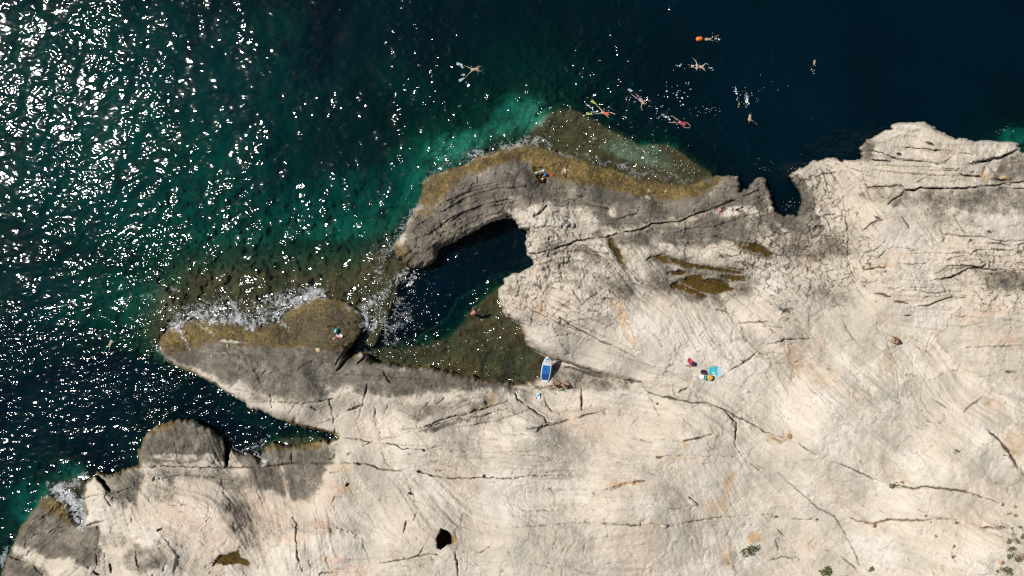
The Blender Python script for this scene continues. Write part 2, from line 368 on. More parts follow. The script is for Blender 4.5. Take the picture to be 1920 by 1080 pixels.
# higher ledge north of the long step beside the paddleboard
STEP = [(930,560),(965,600),(985,640),(1000,653),(1022,664),(1040,673),(1065,680),(1090,687),(1115,696),(1135,702),(1160,707),(1182,712),(1203,716),(1240,700),(1230,600),(1100,520),(960,510)]
ss = csdf(STEP, UW, VW)
LOW = [(985,642),(1000,655),(1022,668),(1040,677),(1065,684),(1090,691),(1115,700),(1135,706),(1160,711),(1190,718),(1180,735),(1120,735),(1060,735),(1000,730),(960,722),(980,690)]
sl = lsdf(LOW, UW, VW)
ZB = 0.45 + 0.0085 * np.clip(U - 1010, 0, 300) + 0.006 * np.clip(V - 700, 0, 60)
kk = sstep(-10, 3, sl)
ZB = np.minimum(ZB, Z)
Z = Z * (1 - kk) + ZB * kk

# bed of the sea
base = -(1.0 - np.exp(D / ctrl([(1550,290,14),(1700,220,16),(1450,380,10),(900,480,5),(450,760,9),(200,860,40),(100,930,50),(700,300,60),(1000,220,40),(1300,300,16),(300,600,60),(60,1000,40)], U, V, 40, 1.5) / 2.5 * 1.0)) * 13.0
base = np.where(D < 0, base, 0)
DEEP = ctrl([(150,200,5.6),(100,500,5.6),(400,100,6.2),(450,350,5.2),(300,300,5.4),(620,300,6.0),(650,400,4.0),(700,150,9.5),(760,160,7.6),(550,30,7.0),(700,40,12),(1000,60,13),(1300,150,14),(1700,100,16),(1900,200,14),
 (100,750,9.5),(300,740,11),(60,850,8),(450,800,11),(30,980,5),(900,540,11),(880,450,10),(1450,300,13),(1470,385,9),(330,500,4.2),(860,240,5.0),(950,180,6),(820,260,4.2)], UL, VL, 40, 1.6)
DEEP = DEEP + 0.8 * fbm(U / 70, V / 70, 61, 4)
seab = -DEEP * (1 - np.exp(np.minimum(D, 0) / 5.0))
def shelf(poly, depth, slope, X=UL, Y=VL, rough=0.25):
    global seab
    s = csdf(poly, X, Y)
    z = -(depth + np.clip(-s, 0, None) * slope + rough * fbm(U / 16, V / 16, 67, 4))
    seab = np.maximum(seab, z)
TOPSHELF = [(960,275),(990,255),(1003,235),(1025,212),(1055,203),(1085,210),(1110,225),(1150,246),(1175,258),(1200,274),(1245,270),(1272,282),(1300,302),(1335,325),(1345,345),(1250,350),(1100,310),(1000,290)]
shelf(TOPSHELF, 0.25, 0.22, UW, VW, .15)
shelf([(1150,246),(1175,258),(1200,274),(1245,270),(1272,282),(1300,302),(1230,312),(1160,290),(1130,262)], 0.9, 0.25, UW, VW, .2)
shelf([(985,255),(1000,225),(1010,195),(985,190),(960,215),(900,255),(830,270),(800,300),(800,330),(900,285)], 1.7, 0.030)
shelf([(790,350),(775,390),(755,420),(735,450),(725,480),(700,470),(720,430),(750,390),(770,350),(790,310),(820,300)], 1.9, 0.09)
LSHELF = [(300,640),(290,600),(310,555),(350,530),(430,515),(520,520),(600,515),(680,505),(715,480),(735,490),(745,520),(720,560),(690,600),(560,560),(500,610),(330,600)]
shelf(LSHELF, 0.35, 0.028, rough=0.45)
shelf([(690,600),(700,540),(700,500),(725,480),(760,492),(770,510),(745,545),(735,580),(720,610),(700,650),(680,640)], 0.30, 0.34, UW, VW)
for poly, sl_, mx_ in (([(752,525),(800,503),(850,452),(960,408),(1004,490),(940,530),(905,572),(876,598),(845,626),(780,646),(735,648),(728,600)], .5, 11.0),
                      ([(292,668),(340,698),(450,757),(560,802),(630,821),(500,822),(430,832),(340,780),(260,805),(200,868),(100,880),(-60,870),(-60,700),(100,660),(220,640)], .22, 10.0)):
    s = csdf(poly, UW, VW)
    seab = np.where(s > 0, np.minimum(seab, -np.minimum(.3 + s * sl_, mx_)), seab)
LAG = [(660,690),(690,655),(740,652),(790,648),(845,630),(872,604),(880,586),(903,570),(925,552),(938,540),(990,600),(1040,690),(1020,735),(900,730)]
shelf(LAG, 0.30, 0.16, U + 2.0 * wx, V + 2.0 * wy, .30)
shelf([(90,935),(95,912),(125,902),(158,895),(165,930),(160,990),(130,990)], 0.45, 0.10, UW, VW)
shelf([(20,1000),(30,940),(80,890),(140,880),(150,900),(60,1000)], 2.6, 0.06)
shelf([(1860,262),(1890,240),(1960,240),(1960,310),(1900,290)], 2.6, 0.09)
shelf([(480,845),(520,822),(600,820),(630,835)], 0.5, 0.18, UW, VW)
shelf([(840,468),(900,440),(940,440),(930,470),(870,490)], 5.0, 0.07)
Z = np.where(D > 0, np.clip(np.maximum(Z, 0.015 + 0.02 * np.minimum(land, 12)), 0, 16), np.minimum(seab, -0.02))
# submerged boulders and weed heads
Z = np.where((D < -3), np.minimum(Z + 0.06 * np.clip(fbm(U / 8, V / 8, 71, 3), -.3, 1), -0.06), Z)

# ------------------------------------------------------------------ pools and the pit
POOLS = [
 ('long', [(1225,480),(1242,477),(1260,485),(1282,492),(1315,496),(1350,500),(1395,505),(1401,510),(1385,513),(1350,507),(1310,503),(1280,500),(1250,493),(1230,489)]),
 ('low',  [(1254,536),(1275,525),(1292,519),(1310,517),(1318,523),(1350,523),(1365,531),(1377,543),(1345,550),(1318,559),(1300,555),(1280,545),(1264,541)]),
 ('upper',[(1370,445),(1395,455),(1417,457),(1435,466),(1450,477),(1440,482),(1420,474),(1395,467),(1383,456)]),
 ('slot', [(1138,447),(1148,450),(1151,462),(1162,472),(1168,485),(1173,500),(1164,493),(1152,476),(1143,462)]),
 ('small',[(1249,511),(1278,506),(1286,511),(1268,517),(1252,516)]),
 ('side', [(1353,515),(1396,520),(1397,527),(1372,526)]),
 ('brown',[(404,1049),(412,1043),(430,1041),(447,1034),(453,1047),(469,1054),(465,1060),(445,1059),(420,1059),(410,1055)]),
 ('notch',[(1002,312),(1008,318),(1012,330),(1018,338),(1024,336),(1021,346),(1014,345),(1006,333)]),
]
POOLM = np.zeros_like(Z); DAMP = np.zeros_like(Z); pool_level = {}
for nm, poly in POOLS:
    s = lsdf(poly, UW, VW, 40)
    c = np.mean(np.array(poly), 0)
    i, j = np.searchsorted(us, c[0]), np.searchsorted(vs, c[1])
    zs = Z[(s > -4) & (s < 4)]
    lev = float(np.percentile(zs, 12)) - 0.02
    pool_level[nm] = lev
    inz = lev - 0.01 - 0.13 * (1 - np.exp(-np.clip(s, 0, None) / 6)) + 0.13 * fbm(U / 8, V / 5, 81, 4) + (0.075 if nm in ('low', 'long', 'side', 'small') else 0.03) * LIC2
    rim = np.maximum(Z, lev + 0.02)
    k = sstep(-2.2, 0.8, s)
    near = sstep(-9, -2, s)
    Z = Z * (1 - near) + (np.minimum(rim, Z * 0.5 + 0.5 * (lev + 0.25)).clip(lev + 0.03)) * near
    Z = Z * (1 - k) + inz * k
    DAMP = np.maximum(DAMP, sstep(-11, -1, s + 3 * fbm(U / 7, V / 7, 83, 3)) * (0.35 if nm == 'brown' else 0.9))
    POOLM = np.maximum(POOLM, sstep(-4.0, 1.0, s) * sstep(lev + 0.05, lev - 0.01, Z))
PIT = [(826,992),(838,996),(843,1000),(850,1008),(852,1013),(846,1019),(838,1022),(833,1027),(826,1031),(820,1026),(819,1011),(821,1003)]
sp = lsdf(PIT, UW, VW, 40)
fl = sstep(853, 836, U)
Z -= sstep(-1.2, 2.0, sp) * (0.5 + 2.8 * fl)
PITM = sstep(-1.5, 1.5, sp)

# ------------------------------------------------------------------ cracks
CR = [
 # long crack behind the arm of rock
 ([(987,477),(1027,471),(1055,462),(1085,450),(1120,447),(1145,442),(1167,435),(1200,431),(1225,421),(1250,417),(1277,414),(1305,402),(1330,395),(1350,386),(1385,372),(1422,356)],2.0,1),
 ([(1025,387),(1015,397),(1002,406)],3.2,1),([(1200,380),(1200,392),(1195,402),(1175,406),(1152,415)],1.5,.7),([(1030,445),(1032,460)],2.4,1),([(1009,428),(1013,434)],4,1),
 ([(1350,482),(1370,482),(1390,477)],1.3,.7),([(1210,490),(1222,482),(1245,475)],1.6,.9),([(1348,390),(1375,395),(1395,388)],1.3,.7),([(1380,394),(1392,397)],3,.8),
 ([(1085,452),(1100,462),(1120,475),(1150,500),(1180,530)],1.2,.6),([(1172,500),(1185,515),(1205,532),(1225,545)],1.6,.7),([(998,507),(1030,505),(1080,500)],1.2,.5),
 # right headland
 ([(1620,295),(1647,301),(1670,304)],1.6,.9),([(1622,280),(1652,286),(1672,294),(1687,300),(1730,302)],1.5,.8),([(1680,276),(1710,277),(1752,281),(1795,282)],1.4,.8),([(1738,268),(1752,272)],3,.9),
 ([(1682,287),(1690,289)],3,.9),([(1765,307),(1780,297),(1797,284)],1.3,.7),([(1825,304),(1845,302),(1870,297),(1890,289),(1907,281)],3,1),([(1615,300),(1622,340),(1630,370),(1645,395)],1.1,.6),
 ([(1535,310),(1547,332),(1552,352),(1556,370)],1.2,.8),([(1550,317),(1562,330),(1575,350),(1582,367),(1584,387),(1585,410),(1590,430),(1590,445),(1589,480),(1595,505),(1600,520)],1.4,.8),
 ([(1567,307),(1590,315),(1610,321),(1630,326),(1667,329)],1.2,.7),([(1625,352),(1665,349),(1692,349),(1697,356),(1715,357),(1725,351)],2.2,.9),([(1695,356),(1692,364),(1680,371),(1665,382)],2,1),
 ([(1725,352),(1765,354),(1802,352),(1832,350),(1877,345),(1920,340),(1970,336)],1.8,.9),([(1875,354),(1920,352),(1970,350)],1.4,.7),([(1715,345),(1740,330),(1750,324)],1.2,.6),([(1750,317),(1790,320),(1810,320)],2,.6),
 ([(1802,327),(1830,331),(1840,332)],2,.8),([(1855,335),(1882,337),(1897,335)],2.4,.7),([(1840,332),(1846,318),(1850,308)],1.6,.7),([(1690,405),(1700,420),(1705,432)],1.3,.8),([(1772,382),(1790,407),(1807,435),(1812,442)],1.1,.6),
 ([(1740,390),(1760,417),(1764,435),(1770,455)],1.3,.7),([(1767,440),(1800,442),(1840,443),(1880,454),(1920,449)],1.3,.7),([(1825,455),(1865,457),(1897,461),(1920,456)],1.6,.8),([(1620,430),(1637,417),(1652,412)],1.8,.8),
 ([(1635,487),(1647,482),(1660,470)],1.4,.8),([(1677,495),(1712,496),(1742,494)],1.4,.8),([(1625,506),(1640,504),(1662,500)],1.6,.8),([(1745,525),(1772,522),(1795,514),(1817,505),(1840,502),(1850,496)],1.8,.9),
 ([(1770,505),(1780,497),(1815,499),(1845,504),(1865,505),(1900,504),(1920,505)],1.6,.9),([(1820,477),(1830,470),(1850,467),(1900,470)],1.5,.8),([(1772,490),(1790,482),(1810,480)],1.3,.7),([(1853,433),(1858,437)],3.5,.9),
 ([(1640,405),(1655,415)],3,.8),([(1547,517),(1550,540)],2,.8),([(1520,505),(1530,515)],2,.7),([(1700,471),(1722,471)],1.6,.7),([(1660,452),(1640,470),(1610,478)],1.2,.6),
 # peninsula
 ([(687,720),(685,740),(680,760),(657,767),(632,782)],2.2,1),([(680,760),(677,775),(671,790)],1.5,.8),([(616,747),(621,765),(624,785),(627,802),(630,816)],1.6,.8),([(505,752),(555,756),(605,752),(635,745),(675,731)],1.1,.7),
 ([(633,694),(645,681),(656,668)],3.6,1),([(672,682),(680,675),(687,666)],3,1),([(618,650),(642,650),(655,656)],1.5,.8),([(720,697),(727,712),(735,720)],1.4,.8),([(755,805),(792,802),(817,792),(840,782),(870,777),(905,767),(930,760),(955,752)],1.6,.8),
 ([(805,800),(855,785),(905,780),(955,765)],1.4,.7),([(800,760),(815,747)],1.2,.6),([(820,757),(837,745)],1.2,.6),([(700,755),(705,775),(710,800)],1.1,.6),([(507,740),(510,765)],1.1,.6),([(582,762),(597,770)],1.1,.6),([(615,612),(635,612)],1.8,.8),
 ([(655,607),(680,605)],1.4,.7),([(915,758),(910,752)],3,.6),([(640,665),(625,690)],1.2,.7),
 # middle
 ([(960,562),(1005,585),(1047,605),(1090,622),(1122,637),(1160,652),(1190,670)],1.2,.7),([(985,545),(1010,560),(1042,577)],1.2,.7),([(1040,561),(1067,577),(1090,590)],1.3,.7),([(1072,540),(1085,562),(1110,585)],1.2,.6),([(1050,597),(1077,612),(1102,627)],1.8,.7),
 ([(990,650),(1022,665),(1037,674),(1065,680),(1090,688),(1115,698),(1135,705),(1160,710),(1182,714),(1203,717)],3.0,1),([(1060,688),(1090,694),(1120,704),(1150,713),(1178,718)],3.2,.9),([(1178,712),(1190,715)],4.5,1),
 ([(1202,715),(1210,732),(1225,740),(1247,745),(1272,750),(1302,755),(1325,757),(1355,767),(1380,780),(1410,795),(1435,810),(1470,822)],1.6,.9),([(1247,744),(1268,749)],3.4,1),([(1215,740),(1225,755),(1232,770),(1237,780)],1.2,.7),
 ([(1360,772),(1372,785),(1380,792),(1380,810),(1378,835),(1390,848)],1.8,.8),([(1280,780),(1297,765),(1310,757)],1.3,.5),([(1090,728),(1090,770)],2.0,.9),([(965,735),(970,747),(987,757),(1005,772),(1020,782),(1025,792),(1042,795)],1.9,.9),
 ([(990,804),(1017,800),(1042,795),(1070,787),(1100,777),(1135,771)],1.9,.9),([(1132,770),(1138,772)],3.5,.8),([(1100,720),(1115,715),(1122,710)],1.5,.7),([(1017,642),(1047,630),(1080,626)],1.2,.6),([(1385,606),(1410,606),(1440,602)],1.4,.8),
 ([(1390,612),(1395,630),(1410,650),(1435,670)],1.3,.6),([(1365,697),(1392,682),(1410,670),(1420,660)],1.6,.8),([(1360,700),(1360,720)],1.1,.6),([(1310,630),(1335,650),(1360,670),(1390,680)],1.1,.5),([(1272,735),(1292,727)],1.6,.8),([(1285,684),(1297,688)],1.6,.7),
 ([(1010,806),(1018,798)],3.5,.9),([(1115,750),(1105,765)],1.2,.6),([(1000,730),(1020,726),(1040,722)],1.4,.7),([(1022,752),(1030,768),(1050,778)],1.2,.7),([(1345,580),(1370,588)],2.5,.6),
 # right middle
 ([(1640,550),(1655,552),(1670,556)],2.8,.9),([(1677,565),(1702,569)],2,.9),([(1715,575),(1740,572),(1760,564),(1785,557),(1810,557)],1.5,.9),([(1692,545),(1720,545),(1755,550),(1785,544)],1.3,.8),([(1580,600),(1590,620),(1605,642)],1.1,.7),
 ([(1585,642),(1602,636)],1.1,.6),([(1660,627),(1667,650),(1675,672),(1687,690)],1.2,.6),([(1737,662),(1740,645),(1750,622)],1.4,.6),([(1707,657),(1712,670),(1712,690)],1.2,.6),([(1830,652),(1865,650),(1897,649),(1920,647)],1.4,.7),
 ([(1800,615),(1825,609),(1850,607)],1.1,.6),([(1440,645),(1455,645),(1470,637),(1495,636),(1520,635)],2.0,.8),([(1430,612),(1470,615)],1.3,.7),([(1805,772),(1820,760),(1842,745)],1.6,.7),([(1745,745),(1765,757),(1777,767)],1.3,.7),([(1730,715),(1727,745),(1742,770),(1760,790)],1.2,.5),
 ([(1680,690),(1687,720),(1685,747),(1710,760)],1.2,.5),([(1590,727),(1620,752),(1640,772),(1677,782),(1720,801)],1.4,.5),([(1885,696),(1910,699)],1.8,.8),([(1577,594),(1587,595)],2,.8),([(1697,590),(1708,591)],1.8,.8),([(1465,590),(1475,580)],1.4,.6),([(1470,581),(1497,580)],2,.5),
 ([(1550,690),(1565,694)],1.6,.6),([(1700,703),(1714,706)],2.5,.7),
 # bottom left
 ([(256,876),(300,874),(350,875),(400,877),(437,878),(480,876),(550,869),(590,869),(620,868),(645,868),(665,869),(687,870),(712,880),(750,882),(787,885),(805,891),(850,897),(910,896),(960,896),(1022,892),(1060,891)],1.5,.9),
 ([(421,820),(427,842),(425,875)],4.6,1),([(178,890),(195,905),(206,921)],5,1),([(200,920),(197,932),(207,950)],1.8,.9),([(160,935),(180,927),(215,925),(245,915)],1.6,.8),([(162,985),(180,980),(195,977)],3,.9),([(127,982),(90,1000),(62,1002)],1.2,.7),
 ([(255,1035),(257,1057),(265,1075)],2.6,.9),([(312,1055),(305,1072)],2,.9),([(295,997),(305,991)],2,.9),([(292,900),(330,892),(370,892),(410,897),(447,902)],1.1,.6),([(182,985),(185,1010),(180,1035),(182,1060)],1.1,.6),([(15,1042),(35,1050),(55,1054),(80,1080)],1.6,.8),
 ([(207,1057),(210,1075)],2.6,.9),([(176,1072),(188,1078)],3,.8),([(400,1060),(408,1052)],2.4,.9),([(385,1062),(402,1054)],1.4,.7),([(288,902),(290,895)],2.4,.9),([(352,785),(355,800)],1.1,.7),([(390,940),(393,960)],1.2,.6),([(355,1003),(375,990),(395,970)],1.1,.5),
 # bottom middle
 ([(635,819),(675,824),(700,831),(737,832),(755,841),(795,845)],1.3,.9),([(792,844),(798,846)],3,1),([(680,835),(705,825),(742,820),(762,815)],1.2,.6),([(712,810),(715,840),(720,865),(737,880)],1,.5),([(652,852),(660,847)],3.2,1),([(618,862),(627,858),(630,852)],4,1),
 ([(650,911),(655,908)],3.4,1),([(786,883),(791,886)],3.6,1),([(907,895),(912,892)],2.4,.9),([(768,923),(775,926)],2.6,.9),([(762,890),(770,917),(780,940)],1.1,.5),([(782,960),(775,975)],1.6,.7),([(762,975),(757,1000)],1.5,.7),
 ([(712,1055),(745,1051),(775,1046),(802,1039),(825,1040)],1.6,.8),([(785,1042),(795,1025)],1.2,.6),([(855,1037),(857,1055),(860,1080)],1.8,.8),([(870,1035),(902,1036),(917,1027)],1.5,.7),([(557,1030),(560,1050),(567,1070)],1.7,.7),([(547,970),(557,982),(555,1010),(557,1035)],1.4,.7),
 ([(625,942),(630,930)],1.4,.7),([(620,888),(637,884)],1.2,.6),([(548,868),(546,850)],1.2,.7),([(600,1076),(640,1072)],1.6,.6),([(750,882),(763,883)],2.4,.8),([(1127,920),(1147,916),(1172,907),(1210,902)],2.2,.9),([(1007,957),(1032,957),(1060,955)],1.5,.8),
 ([(1017,916),(1032,917),(1041,930)],1.3,.7),([(1080,925),(1088,930)],1.6,.7),([(960,990),(1010,986),(1040,982),(1075,980),(1122,981),(1185,985),(1235,982),(1260,987),(1305,976),(1350,971),(1397,967),(1435,965)],1.4,.8),([(1282,827),(1307,822),(1335,815)],2.2,.9),
 ([(1292,932),(1304,945),(1295,955)],2,.9),([(1255,955),(1285,952)],1.4,.6),([(1370,995),(1362,1005)],2.2,.8),([(1230,855),(1300,855),(1395,856)],.9,.6),([(1405,867),(1425,882)],1.6,.7),([(1400,865),(1440,882)],1.1,.6),([(1201,981),(1202,986)],3,.9),([(1360,975),(1385,985)],1.2,.5),
 ([(1232,858),(1242,857)],2.6,.7),([(1272,855),(1280,856)],2,.7),([(1022,836),(1060,840)],1.2,.5),([(1185,822),(1220,828)],1.2,.6),
 # bottom right
 ([(1440,815),(1450,822),(1465,830),(1478,824),(1490,818)],2,.6),([(1495,830),(1520,847),(1540,858),(1577,871),(1610,885),(1635,897),(1660,907)],1.5,.8),([(1690,912),(1710,915),(1740,913),(1775,918),(1810,922),(1840,932),(1875,944)],2,.9),
 ([(1460,887),(1485,910),(1507,930),(1527,947),(1565,970),(1580,995),(1595,1020),(1610,1055),(1615,1075)],1.2,.7),([(1595,972),(1610,977),(1640,981),(1665,974),(1700,975),(1735,976),(1752,972),(1795,976)],1.8,.8),([(1440,965),(1470,972),(1510,975),(1532,972)],1.3,.7),
 ([(1855,810),(1875,827),(1895,855),(1910,880),(1922,893),(1960,930)],2.6,1),([(1892,853),(1902,868)],3.6,1),([(1838,989),(1862,989)],1.6,.8),([(1457,992),(1472,1007)],1.4,.7),([(1455,1012),(1460,1035)],1.6,.7),([(1445,1050),(1465,1045),(1490,1048),(1494,1042)],1.6,.7),
 ([(1645,887),(1657,905)],1.2,.7),([(1580,1045),(1600,1062),(1612,1075)],1.6,.7),([(1550,1030),(1562,1040)],1.2,.6),([(1690,932),(1707,947),(1740,965)],1.1,.6),([(1787,1025),(1785,1042),(1797,1068)],1.3,.7),([(1560,900),(1600,922),(1630,935)],1.0,.5),([(1765,1060),(1772,1076)],1.6,.6),
]
CRK = np.zeros_like(Z)
jx = 2.2 * fbm(U / 9, V / 9, 21, 3); jy = 2.2 * fbm(U / 9, V / 9, 23, 3)
UC = U + 0.4 * wx + jx; VC = V + 0.4 * wy + jy
for pts, w, a in CR:
    stroke(CRK, pts, max(0.8, w * 0.82), a, UC, VC)
for q in BEDS:
    stroke(CRK, q, .85, .50, UC, VC)
# extra joints and bedding cracks that follow the strata
rr = random.Random(11)
def at_grid(F, x, y):
    i = min(max(int((x - X0) / ST) + NG, 0), NX - 1); j = min(max(int((y - Y0) / ST) + NG, 0), NY - 1)
    return F[j, i]
fine = np.zeros_like(Z)
n_ok = 0
while n_ok < 2600:
    x = rr.uniform(0, 1920); y = rr.uniform(200, 1080)
    if at_grid(D, x, y) < 10: continue
    g = at_grid(GRAIN, x, y)
    if rr.random() > 0.10 + g * g: continue
    n_ok += 1
    cross = rr.random() < 0.22
    L = rr.choice([8, 14, 22, 35, 60]) * (0.6 if cross else 1.0)
    pts = [(x, y)]; sgn = rr.choice((-1, 1)); wob = 0
    step = 4.0
    for k in range(int(L / step) + 1):
        t = at_grid(TH, x, y) + (math.pi / 2 + 0.3 if cross else 0)
        wob = wob * 0.7 + rr.gauss(0, 0.22)
        x += math.cos(t + wob) * step * sgn; y += math.sin(t + wob) * step * sgn
        if at_grid(D, x, y) < 2: break
        pts.append((x, y))
    if len(pts) > 1:
        stroke(fine, pts, rr.choice((0.7, 0.8, 0.9, 1.2)), rr.uniform(0.3, 0.95), UC, VC)
land_m = sstep(-1, 4, D)
rag = 0.7 + 0.5 * fbm(U / 6, V / 6, 91, 3)
CRK = np.clip(CRK * (0.85 + 0.3 * rag) * np.clip(1.0 + 1.3 * fbm(U / 22, V / 22, 93, 3), .25, 1.15), 0, 1) * land_m
fine = np.clip(np.maximum(np.maximum(fine, NET), JOINT) * rag, 0, 1) * land_m
CRACK = np.maximum(CRK, 0.95 * fine)
Z -= np.where(D > 0, 0.42 * CRK ** 1.2 + 0.14 * fine, 0)
# the deep open slot through the peninsula and the two gaps on the west blocks reach the water
for pts, w, dep in (([(650,662),(665,650),(677,630),(681,616)],4.2,1.4),([(421,818),(427,842),(425,872)],4.2,2.6),([(178,890),(195,905),(206,921)],4.4,2.2)):
    f = np.zeros_like(Z); stroke(f, pts, w, 1.0, UC, VC)
    Z -= sstep(0.2, 0.75, f) * dep

# ------------------------------------------------------------------ stains, weathering, algae
def blob(field, cx, cy, rx, ry, ang, amp, X=UL, Y=VL):
    pad = 2.2 * max(rx, ry)
    i0, i1 = np.searchsorted(us, [cx - pad - 20, cx + pad + 20]); j0, j1 = np.searchsorted(vs, [cy - pad - 20, cy + pad + 20])
    x = X[j0:j1, i0:i1] - cx; y = Y[j0:j1, i0:i1] - cy
    c, s = math.cos(math.radians(ang)), math.sin(math.radians(ang))
    a = (x * c + y * s) / rx; b = (-x * s + y * c) / ry
    f = amp * sstep(1.25, 0.55, np.sqrt(a * a + b * b))
    field[j0:j1, i0:i1] = np.maximum(field[j0:j1, i0:i1], f)
LICH = np.zeros_like(Z); GREY = np.zeros_like(Z)
def lpoly(poly, amp, soft=12, X=UL, Y=VL):
    global LICH
    s = csdf(poly, X, Y)
    LICH = np.maximum(LICH, amp * sstep(-soft, soft, s))
lpoly([(300,660),(400,646),(500,655),(600,655),(690,672),(790,690),(920,715),(970,722),(960,738),(900,730),(850,728),(760,742),(690,735),(640,728),(600,745),(520,748),(440,715),(380,700),(330,680)], .95, 12)
lpoly([(420,700),(520,745),(640,745),(760,760),(900,750),(980,740),(940,790),(840,775),(760,770),(650,760),(560,775),(470,755)], .38, 26)
lpoly([(745,490),(765,420),(795,385),(845,345),(900,318),(960,298),(1005,300),(1040,335),(1100,342),(1150,358),(1200,375),(1260,380),(1320,370),(1350,340),(1385,330),(1440,340),(1452,392),(1390,392),(1330,400),(1260,415),(1180,428),(1120,425),(1095,395),(1060,385),(1040,385),(1010,380),(960,398),(900,420),(850,448),(820,485),(780,503)], .9, 9)
lpoly([(1160,440),(1250,420),(1330,405),(1450,395),(1520,400),(1530,440),(1480,455),(1430,440),(1350,455),(1290,470),(1200,465)], .82, 18)
lpoly([(1210,480),(1400,490),(1430,520),(1400,555),(1330,575),(1270,565),(1210,530)], .62, 20)
lpoly([(1430,430),(1530,445),(1600,420),(1620,470),(1540,500),(1460,490)], .45, 20)
lpoly([(1000,440),(1130,452),(1180,520),(1230,560),(1180,570),(1100,520),(1020,500)], .40, 18)
lpoly([(255,876),(268,820),(310,790),(340,783),(400,803),(428,830),(427,860),(380,862),(310,868)], .9, 10)
lpoly([(432,852),(500,836),(620,828),(636,845),(625,868),(608,885),(598,925),(560,935),(480,915),(455,880)], .88, 10)
lpoly([(20,1020),(60,950),(95,935),(140,990),(184,985),(188,1055),(150,1062),(110,1050),(60,1040)], .95, 7)
lpoly([(0,1075),(20,1040),(60,1050),(90,1085),(0,1130)], .95, 10)
lpoly([(178,888),(262,873),(278,890),(262,905),(255,948),(225,945),(198,925)], .8, 8)
lpoly([(262,880),(420,878),(480,885),(470,960),(420,965),(400,910),(280,895)], .5, 12)
lpoly([(1478,325),(1505,330),(1530,380),(1535,420),(1500,408),(1495,360)], .8, 6)
lpoly([(1440,400),(1520,405),(1560,440),(1530,470),(1480,450)], .6, 12)
lpoly([(1730,352),(1960,350),(1960,395),(1860,400),(1750,385)], .55, 16)
lpoly([(1880,292),(1960,290),(1960,340),(1860,338),(1870,310)], .75, 8)
lpoly([(1820,508),(1960,505),(1960,548),(1860,545)], .7, 10)
lpoly([(1612,302),(1616,270),(1640,262),(1640,300)], .6, 8)
for b in [(1640,360,50,22,5,.4),(1700,370,60,14,0,.45),(1000,835,45,16,-5,.5),(985,865,60,12,0,.45),(900,850,70,14,5,.3),(1000,1040,55,35,0,.4),(930,1050,40,20,0,.3),(1255,1010,60,60,80,.36),(1345,880,50,50,40,.36),
 (1600,620,45,50,60,.34),(1670,740,14,60,75,.5),(1690,830,30,22,40,.5),(1640,815,25,14,20,.4),(1480,575,35,14,0,.35),(1560,560,50,20,10,.3),(1750,600,60,30,0,.2),(700,880,55,28,50,.4),(740,920,50,25,50,.35),
 (690,1030,22,38,100,.42),(650,985,30,20,40,.3),(640,940,14,30,80,.3),(270,1050,50,26,0,.55),(430,900,40,40,40,.5),(300,925,30,20,0,.35),(225,1010,18,40,80,.4),(1420,910,40,30,30,.25),(1400,985,40,25,20,.3),(1450,880,45,40,40,.25),
 (1850,870,60,25,35,.35),(1800,850,18,40,110,.35),(1790,945,40,20,20,.25),(1900,1000,50,22,10,.3),(1700,1045,30,25,0,.3),(1100,440,50,10,-10,.35),(1180,455,40,14,40,.5),(1040,500,40,14,-10,.35),(1330,790,40,28,0,.2),
 (1320,845,45,25,0,.3),(1140,300,0.1,.1,0,0),(600,985,20,50,85,.25),(480,1000,50,40,20,.25),(1790,420,90,30,10,.28),(870,760,60,20,-15,.42),(780,770,40,20,0,.35),(930,780,50,10,-18,.45),(840,795,60,7,-18,.5),(1105,545,60,10,25,.35),
 (1075,645,60,20,20,.22),(970,545,30,10,30,.35),(1220,690,60,10,20,.2),(1260,745,60,12,15,.4),(1150,725,60,12,10,.4),(1450,640,50,10,0,.4),(1340,590,30,14,60,.35),(1410,640,30,10,50,.4)]:
    soft_grey = b[1] > 560 and b[0] > 610 and not (740 < b[0] < 960 and b[1] < 800)
    blob(GREY if soft_grey else LICH, *(b[:5] + (min(1.0, b[5] * 1.7) if soft_grey else b[5],)))
mott = fbm(U / 9, V / 9, 101, 4); mott3 = fbm(U / 16, V / 16, 103, 5, .65)
mott2 = fbm(U / 30, V / 30, 105, 4)
LICH = np.maximum(LICH, DAMP * 0.75)
